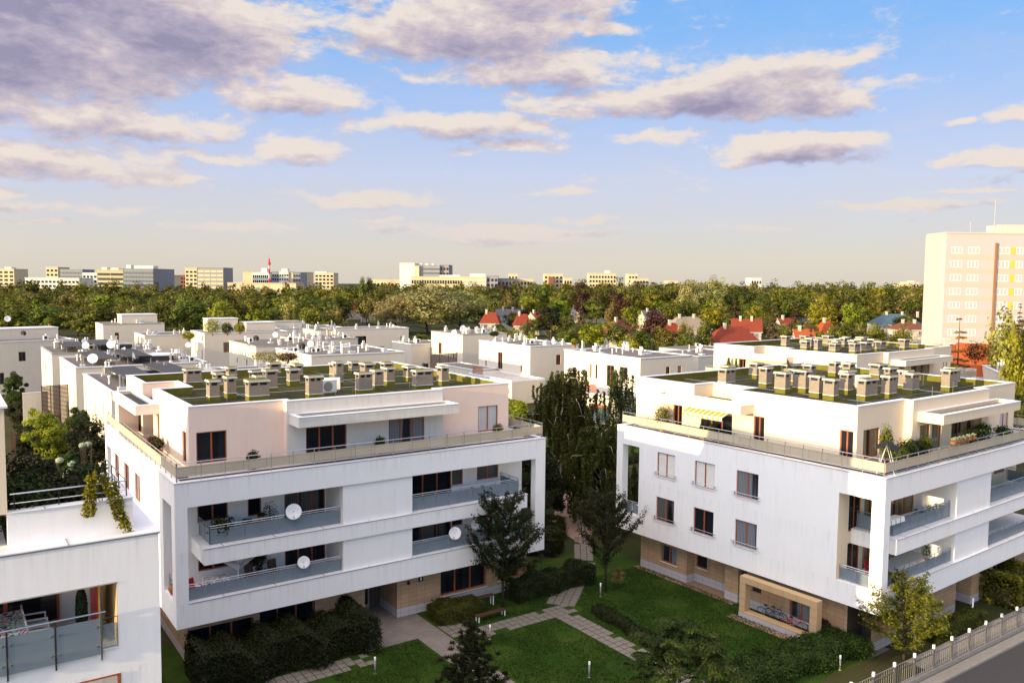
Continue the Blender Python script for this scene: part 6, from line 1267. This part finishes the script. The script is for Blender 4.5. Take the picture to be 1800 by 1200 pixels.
def shrub_pot(x, y, z, h, r, leafm, label, n=1400, size=.10, cone=False, pot='terracotta', name='potted_plant', group='potted plants on the terraces', ph=.4):
    rg = np.random.default_rng(int(abs(x * 37 + y * 91 + z)) + 1); o = empty(name, (x, y, z), 0, label, 'potted plant', group); p = MB(); p.lathe([(0, 0), (.16, 0), (.22, ph), (.24, ph), (.20, ph - .03), (0, ph - .03)], (0, 0, 0), M[pot], 12); p.build('pot', o)
    d = unit(rg, n); t = rg.random(n)
    if cone: C = np.stack([d[:, 0] * r * (1 - t) * .95, d[:, 1] * r * (1 - t) * .95, ph + t * (h - ph)], 1); N = d + np.array([0, 0, .4])
    else: C = d * rg.uniform(.55, 1.05, n)[:, None] * np.array([r, r, (h - ph) / 2]) * (1 + .18 * np.sin(d[:, :1] * 5 + d[:, 1:2] * 4)); C[:, 2] += ph + (h - ph) / 2; N = d
    m = MB(); m.tube([(0, 0, ph - .05), (0, 0, h * .8)], .025, M['bark'], 5)
    inst('foliage', leaf_mesh('foliage', leaf_quads(C, N + rg.normal(size=(n, 3)) * .5, size * rg.uniform(.7, 1.3, n), rg), np.clip(rg.random(n), 0, 1), LV[leafm], m), o); return o
# upper left balcony of the near facade (floor 7.0 m)
x, y, z = onB(B1, 2.9, 1.1, 6.99); shrub_pot(x, y, z, 1.7, .75, 'garden', 'broad leafy plant in a dark box on the upper left balcony', 700, .16, pot='dark')
for a, b, r, lab in ((3.5, 1.6, .5, 'dark wicker armchair beside the leafy box plant on the upper left balcony'), (4.6, 2.0, -.4, 'dark wicker armchair before the narrow window on the upper left balcony')): x, y, z = onB(B1, a, b, 6.99); chair(x, y, z, r, lab, 'wicker', 'cushion', 'armchair')
x, y, z = onB(B1, 4.0, 1.2, 6.99); table(x, y, z, 0, .7, .7, .5, 'wicker', 'low dark table between the wicker armchairs')
x, y, z = onB(B1, 6.1, 2.2, 6.99); shrub_pot(x, y, z, 1.9, .5, 'spur', 'thin bare looking plant beside the large dish on the upper left balcony', 260, .10, pot='dark')
x, y, z = onB(B1, 5.3, 2.1, 6.99); table(x, y, z, 0, .9, .45, .7, 'wood', 'wooden plant stand under the narrow window on the upper left balcony', 'plant_stand', 'plant stand')
x, y, z = onB(B1, 5.5, 2.1, 7.69); shrub_pot(x, y, z, .6, .25, 'garden', 'small pot plant on the wooden plant stand', 300, .08)
# upper right balcony
x, y, z = onB(B1, 20.9, 1.4, 6.99); table(x, y, z, 0, .8, .8, .72, 'iron', 'round edged metal table on the upper right balcony')
for a, b, r, lab in ((20.1, 1.4, -PI2, 'metal chair left of the table on the upper right balcony'), (21.7, 1.5, PI2, 'metal chair right of the table on the upper right balcony')): x, y, z = onB(B1, a, b, 6.99); chair(x, y, z, r, lab, 'iron', None, arms=False)
# lower left balcony (floor 4.28 m)
x, y, z = onB(B1, 1.25, 1.0, 4.29); chair(x, y, z, .6, 'red armchair at the left end of the lower balcony', 'red', 'red', 'armchair')
x, y, z = onB(B1, 2.5, 1.2, 4.29); table(x, y, z, 0, 1.3, .8, .74, 'dark', 'dark table under a patterned cloth on the lower left balcony')
def cloth(x, y, z, rz, w, d, name, label, cols, drop=.22, sc=5.0):
    def b(t):
        co = objco(t); v = t.add('ShaderNodeTexVoronoi', inp={'Vector': co, 'Scale': sc}); ring = t.math('FRACT', t.math('MULTIPLY', v.outputs['Distance'], 3.1)); rc = t.math('FRACT', t.math('MULTIPLY', t.add('ShaderNodeSeparateColor', inp={0: v.outputs['Color']}).outputs[0], 5.3))
        c = t.ramp(rc, *[(i / len(cols), cc) for i, cc in enumerate(cols)]); c.node.color_ramp.interpolation = 'CONSTANT'; out(t, pbsdf(t, t.mix(t.smooth(ring, .45, .55), c, (.72, .70, .66)), .8, .2))
    mt = material(name + '_' + str(len(MATS)), b); m = MB(); n = 10
    for i in range(n):
        for j in range(n):
            P = lambda i, j: ((-.5 + i / n) * w, (-.5 + j / n) * d, .012 + .004 * math.sin(i * 1.7 + j)); m.face([P(i, j), P(i + 1, j), P(i + 1, j + 1), P(i, j + 1)], mt)
    for (x0, y0, x1, y1) in ((-w / 2, -d / 2, w / 2, -d / 2), (w / 2, -d / 2, w / 2, d / 2), (w / 2, d / 2, -w / 2, d / 2), (-w / 2, d / 2, -w / 2, -d / 2)):
        for i in range(12):
            q = lambda k, dz: (x0 + (x1 - x0) * k / 12 + (.03 * math.sin(k * 1.9) + .02) * (dz < 0) * (1 if y0 == y1 else 0) * 0, y0 + (y1 - y0) * k / 12, .012 + dz); o_ = .03; nx, ny = (y1 - y0), -(x1 - x0); L = math.hypot(nx, ny); f = lambda k: ((nx / L) * (o_ + .025 * math.sin(k * 2.1)), (ny / L) * (o_ + .025 * math.sin(k * 2.1)))
            a, b_ = q(i, 0), q(i + 1, 0); c, e = q(i + 1, -drop), q(i, -drop); fe, fc = f(i), f(i + 1); m.face([a, b_, (c[0] + fc[0], c[1] + fc[1], c[2]), (e[0] + fe[0], e[1] + fe[1], e[2])], mt)
    o = m.build('tablecloth'); o.location = (x, y, z); o.rotation_euler = (0, 0, rz); return tag(o, label, 'tablecloth')
x, y, z = onB(B1, 2.5, 1.2, 5.03); cloth(x, y, z, 0, 1.34, .84, 'dotted_cloth', 'black and white patterned cloth on the lower balcony table', [(.03, .03, .035), (.6, .6, .6), (.05, .05, .06)])
x, y, z = onB(B1, 3.75, 1.0, 4.29); o = empty('folded_parasol', (x, y, z), 0, 'cream parasol tilted over the lower left balcony', 'parasol'); m = MB(); m.tube([(0, 0, 0), (.0, .1, 2.0)], .025, M['dish'], 6); m.build('pole', o); m = MB(); m.face([(-1.0, -.1, 1.75), (0, .05, 1.0), (.35, .35, 1.2), (-.5, .6, 1.8)], M['canopy']); m.face([(0, .05, 1.0), (.95, -.2, 1.72), (.9, .5, 1.8), (.35, .35, 1.2)], M['plastic']); m.face([(-1.0, -.1, 1.75), (-.5, .6, 1.8), (.9, .5, 1.8), (.95, -.2, 1.72)], M['canopy']); m.build('canopy', o)
for a, b, r, lab in ((4.7, 1.6, .2, 'dark folding chair right of the parasol on the lower left balcony'), (6.1, 1.7, 0, 'dark chair near the lower dish')): x, y, z = onB(B1, a, b, 4.29); chair(x, y, z, r, lab, 'wooddark', None, arms=False)
x, y, z = onB(B1, 5.4, 2.3, 4.29); shrub_pot(x, y, z, 1.9, .55, 'hedge', 'dark tall plant before the narrow window of the lower left balcony', 700, .14, pot='dark')
x, y, z = onB(B1, .35, 1.9, 4.6); o = empty('clay_pot', (x, y, z - .3), 0, 'clay pots standing in the tall side opening of the facade', 'pot'); m = MB(); m.lathe([(0, 0), (.22, 0), (.36, .35), (.30, .55), (.25, .58), (.2, .5), (0, .5)], (0, 0, .0), M['terracotta'], 14); m.build('body', o)
# near left balcony with flowered table
FX, FY = 5.28, 25.81
tx, ty = FX - 4.0, FY + 1.55
table(tx, ty, 11.88, 0, 1.15, 1.75, .75, 'plastic', 'dining table under a flowered cloth on the near left balcony'); cloth(tx, ty, 12.63, 0, 1.19, 1.79, 'flowered_cloth', 'red and green flowered tablecloth on the near left balcony', [(.55, .03, .04), (.10, .22, .16), (.60, .10, .12), (.30, .36, .20), (.05, .10, .20)], .18, 4.2)
for k, (a, b, r, lab) in enumerate([(tx + .95, ty - .45, PI2, 'white garden chair right of the flowered table, nearer the rail'), (tx + .95, ty + .45, PI2, 'white garden chair right of the flowered table, deeper in the balcony'), (tx - .95, ty - .3, -PI2, 'white garden chair left of the flowered table')]): chair(a, b, 11.88, r, lab, 'plastic', 'plastic', 'garden_chair')
def hanging(x, y, z0, z1, r, n, mat, label, name='climbing_plant', size=.12, parts=None, cat='plant'):
    rg = np.random.default_rng(int(n + z1 * 10)); t = rg.random(n); d = unit(rg, n); C = np.stack([x + d[:, 0] * r * (.4 + .8 * t * (1 - t) * 2.5), y + d[:, 1] * r * (.4 + .8 * t), z0 + t * (z1 - z0)], 1); m = MB(); m.tube([(x, y, z0), (x + .05, y, (z0 + z1) / 2), (x, y, z1)], .02, M['bark'], 5)
    return tag(bpy_obj(name, leaf_mesh(name, leaf_quads(C, d + rg.normal(size=(n, 3)) * .4, size * rg.uniform(.6, 1.2, n), rg), rg.random(n), LV[mat], m)), label, cat)
hanging(FX - 2.02, FY + .62, 12.2, 13.55, .17, 1500, 'ivy', 'dark hanging ivy beside the red screen of the near balcony', 'ivy')
for k, (dx, zt) in enumerate([(-1.62, 16.95), (-1.32, 16.75)]): pass
def golden():
    rg = np.random.default_rng(77); P = []; m = MB()
    for k in range(5):
        x0 = FX - 1.75 + k * .17; n = 330; t = rg.random(n); top = 17.0 - abs(k - 1) * .12; x = x0 + (t * .35) * (1 if k > 1 else -.4) + rg.normal(size=n) * .045; P.append(np.stack([x, FY + .50 - t * .16 + rg.normal(size=n) * .05, top - t * (1.15 + .12 * k)], 1)); m.tube([(x0, FY + .56, 16.09), (x0, FY + .52, top + .15)], .012, M['bark'], 4)
    C = np.concatenate(P); return tag(bpy_obj('climbing_plant', leaf_mesh('climbing_plant', leaf_quads(C, rg.normal(size=C.shape) + np.array([-.6, -.6, 0]), .10 * rg.uniform(.7, 1.2, len(C)), rg), rg.random(len(C)), LV['gold'], m)), 'golden leaved climber hanging over the near terrace rail', 'plant')
golden()
for k, (dx, dy, r, h, lm, lab) in enumerate([(-3.3, 1.5, .75, 1.9, 'garden', 'green leafy shrub on the near terrace beside the tall wall'), (-2.4, 2.4, .9, 1.7, 'hedge', 'dark shrub on the near terrace behind the rail'), (-1.5, 1.9, .7, 1.2, 'hedge', 'low dark shrub on the near terrace near its corner'), (-3.1, 3.5, .9, 2.2, 'hedge', 'tall dark shrub at the back of the near terrace'), (-1.5, 3.4, .8, 1.6, 'garden', 'mid green shrub at the back corner of the near terrace')]):
    rg = np.random.default_rng(640 + k); n = 2600; d = unit(rg, n); C = d * (rg.random(n) ** .4)[:, None] * np.array([r, r, h / 2]) * (1 + .22 * np.sin(d[:, :1] * 6 + k) * np.cos(d[:, 1:2] * 5)) + np.array([0, 0, h * .5]); m = MB(); m.tube([(0, 0, 0), (0, 0, h * .6)], .04, M['bark'], 5)
    tag(inst('shrub', leaf_mesh('shrub', leaf_quads(C, d + rg.normal(size=(n, 3)) * .5, .11 * rg.uniform(.7, 1.4, n), rg), rg.random(n), LV[lm], m), None, (FX + dx, FY + dy, 15.12)), lab, 'shrub', 'shrubs on the near terrace')
# roof terrace of the sunlit house
aw = MB(); n = 16; a0, a1 = 12.35, 16.0
YS = plain('awning_yellow', (.72, .52, .04), .7, 0, .2, .05); WS = plain('awning_white', (.80, .78, .72), .7, 0, .2, .05)
aw_root = [o for o in bpy.data.objects if o.get('category') == 'apartment building'][1]
for i in range(n):
    b0, b1 = a0 + (a1 - a0) * i / n, a0 + (a1 - a0) * (i + 1) / n; mt = YS if i % 2 else WS
    aw.face([(1.46, b0, 13.45), (1.46, b1, 13.45), (.35, b1, 13.08), (.35, b0, 13.08)], mt); aw.face([(.35, b0, 13.08), (.35, b1, 13.08), (.33, b1, 12.84), (.33, b0, 12.84)], mt)
aw.box(.33, .37, a0, a1, 13.06, 13.10, M['dish']); aw.build('awning', aw_root)
for a, b, h, r, lm, cone, lab in [(.75, 18.3, 2.0, .62, 'yew', False, 'round potted shrub left of the awning on the sunlit roof terrace'), (.95, 14.6, 1.35, .30, 'pine', True, 'left small cone conifer below the yellow awning'), (.95, 13.7, 1.2, .34, 'pine', False, 'right small ball shrub below the yellow awning'), (1.0, 12.6, .9, .30, 'garden', False, 'low leafy pot under the right end of the yellow awning'),
                                  (3.2, .95, 1.5, .62, 'yew', False, 'sunlit round shrub beside the garden swing'), (4.3, 1.0, 1.75, .66, 'garden', False, 'dark green shrub on the roof terrace right of the sunlit round one'), (5.3, 1.05, 1.65, .55, 'hedge', False, 'dark shrub on the roof terrace, third from the garden swing'), (6.6, 1.0, 1.7, .42, 'yew', False, 'upright sunlit shrub before the tall terrace door'), (3.4, 1.9, 2.6, .42, 'yew', False, 'thin yellow plant rising behind the garden swing'), (13.9, 1.3, 1.5, .6, 'hedge', False, 'dark plant on the shaded part of the right roof terrace'), (15.3, 1.2, 1.7, .6, 'garden', False, 'taller dark plant on the shaded part of the right roof terrace'), (18.2, 1.0, 1.2, .6, 'garden', False, 'leafy pot at the right end of the right roof terrace')]:
    x, y, z = onB(B2, a, b, 11.22); shrub_pot(x, y, z, h, r, lm, lab, 1500, .11, cone, 'terracotta')
for i, a in enumerate((8.6, 9.0, 9.5, 10.0, 10.7, 11.4)): x, y, z = onB(B2, a, .17, 12.33); shrub_pot(x, y, z, .42, .15, 'flower', 'small flowering pot in the row along the right terrace rail', 130, .07, group='flower pots along the right terrace rail', ph=.16)
x, y, z = onB(B2, 1.75, .95, 11.22); sw = empty('garden_swing', (x, y, z), .5, 'white framed garden swing seat with dark canopy cloth on the corner of the roof terrace', 'garden swing'); m = MB()
for s in (-.75, .75): m.tube([(s, -.5, 0), (s, 0, 1.75), (s, .5, 0)], .03, M['dish'], 6)
m.tube([(-.75, 0, 1.75), (.75, 0, 1.75)], .03, M['dish'], 6); m.build('frame', sw); m = MB()
for i in range(6): m.bar((-.62, -.30 + i * .1, .42), (.62, -.30 + i * .1, .42), .05, .03, M['dish'])
for i in range(5): m.bar((-.62, .32 + i * .02, .5 + i * .1), (.62, .32 + i * .02, .5 + i * .1), .03, .05, M['dish'])
m.build('seat', sw); m = MB(); m.face([(-.85, -.65, 1.35), (.85, -.65, 1.42), (.85, .0, 1.80), (-.85, 0, 1.78)], M['cushion']); m.face([(-.85, 0, 1.78), (.85, 0, 1.80), (.85, .6, 1.5), (-.85, .6, 1.45)], M['cushion']); m.build('canopy', sw)
x, y, z = onB(B2, 1.6, 1.5, 7.0); o = empty('laundry', (x, y, 0), B2[2], 'white towels drying over the upper right balcony rail', 'laundry'); m = MB()
for k in range(4): a0 = -.75 + k * .55; m.face([(a0, -1.20, 8.42), (a0 + .48, -1.20, 8.42), (a0 + .48, -.55, 8.36), (a0, -.55, 8.36)], M['plastic']); m.face([(a0, -1.20, 8.42), (a0, -1.23, 8.12), (a0 + .48, -1.23, 8.12), (a0 + .48, -1.20, 8.42)], M['plastic'])
m.build('towel', o); m = MB(); [m.tube([(-.9, yy, 8.34), (1.5, yy, 8.34)], .012, M['steel'], 5) for yy in (-1.1, -.85, -.6)]; [m.tube([(xx, -.85, 7.0 + 0), (xx, -.85, 8.34)], .015, M['steel'], 5) for xx in (-.7, 1.3)]; m.build('drying_rack', o)
x, y, z = onB(B2, 2.6, 1.7, 6.99); chair(x, y, z, .2, 'dark chair on the upper balcony of the right house, left of the sunlit curtain', 'wicker', 'cushion')
x, y, z = onB(B2, 2.4, 2.0, 4.29); chair(x, y, z, .3, 'red chair on the lower balcony of the right house', 'red', 'red')
for a, zz, lab in ((7.6, 6.99, 'row plant left on the upper balcony of the right house'), (8.5, 6.99, 'row plant right on the upper balcony of the right house'), (7.4, 4.29, 'leafy pot on the lower balcony of the right house'), (16.3, 6.99, 'white flowering plant behind glass on the far upper balcony of the right house')): x, y, z = onB(B2, a, 1.0, zz); shrub_pot(x, y, z, 1.35, .32, 'garden' if a < 16 else 'flower', lab, 260, .10)
for a, b, h, r, c, lab in ((.8, 19.0, 2.6, .5, True, 'conical potted conifer at the far end of the distant roof terrace'), (.8, 17.9, 2.3, .4, True, 'second conical conifer on the distant roof terrace'), (.9, 15.4, 1.7, .6, False, 'round golden shrub before the sunlit wall of the distant roof terrace')): x, y, z = onB(B3, a, b, 11.22); shrub_pot(x, y, z, h, r, 'yew', lab, 1200, .16, c)
for a, b, lm, lab in ((4.8, 1.3, 'hedge', 'low dark pot plant on the terrace before the blush wall'), (13.2, 1.4, 'garden', 'small leafy pot plant below the long grey canopy'), (22.6, 1.5, 'yew', 'potted shrub at the right end of the blush penthouse terrace'), (.95, 8.2, 'garden', 'dark leafy pot beside the side canopy of the blush penthouse'), (.9, 9.6, 'copper', 'reddish pot plant under the side canopy of the blush penthouse')): x, y, z = onB(B1, a, b, 11.22); shrub_pot(x, y, z, 1.1, .38, lm, lab, 700, .11)
# palms and pots along the terraces' roofs
for k, (u, v, d, h, r, lm, lab) in enumerate([(372, 590, 152, 3.0, 1.6, 'lime', 'feathery palm like plant on the white terrace roof'), (398, 590, 152, 2.4, 1.1, 'garden', 'green shrub right of the palm on the white terrace roof'), (420, 588, 152, 2.2, 1.0, 'lime', 'yellow green shrub at the right of the roof palms'), (475, 640, 118, 1.8, 3.2, 'olive', 'brown green clipped hedge planter on the roof behind the chimneys'), (505, 640, 118, 1.7, 1.6, 'copper', 'copper shrub at the end of the roof hedge planter'), (868, 594, 150, 1.2, .8, 'garden', 'small green shrub on the roof edge of the middle right terrace'), (1010, 611, 116, 1.3, .5, 'lime', 'tiny green plant on the roof edge beside the birches'), (85, 572, 170, 1.6, .9, 'lime', 'sunlit shrub at the end of the shaded roof on the left'), (330, 600, 150, 1.8, 1.2, 'lime', 'bright shrub on the terrace of the low house with narrow windows'), (1718, 640, 112, 3, 1.6, 'hedge', 'dark ivy clad chimney post before the orange gabled house')]):
    x, y = at(u, d); shrub_pot(x, y, zof(u, v, d), h, r, lm, lab, 1300, .2 if r > .7 else .14, group='plants on the terrace roofs')
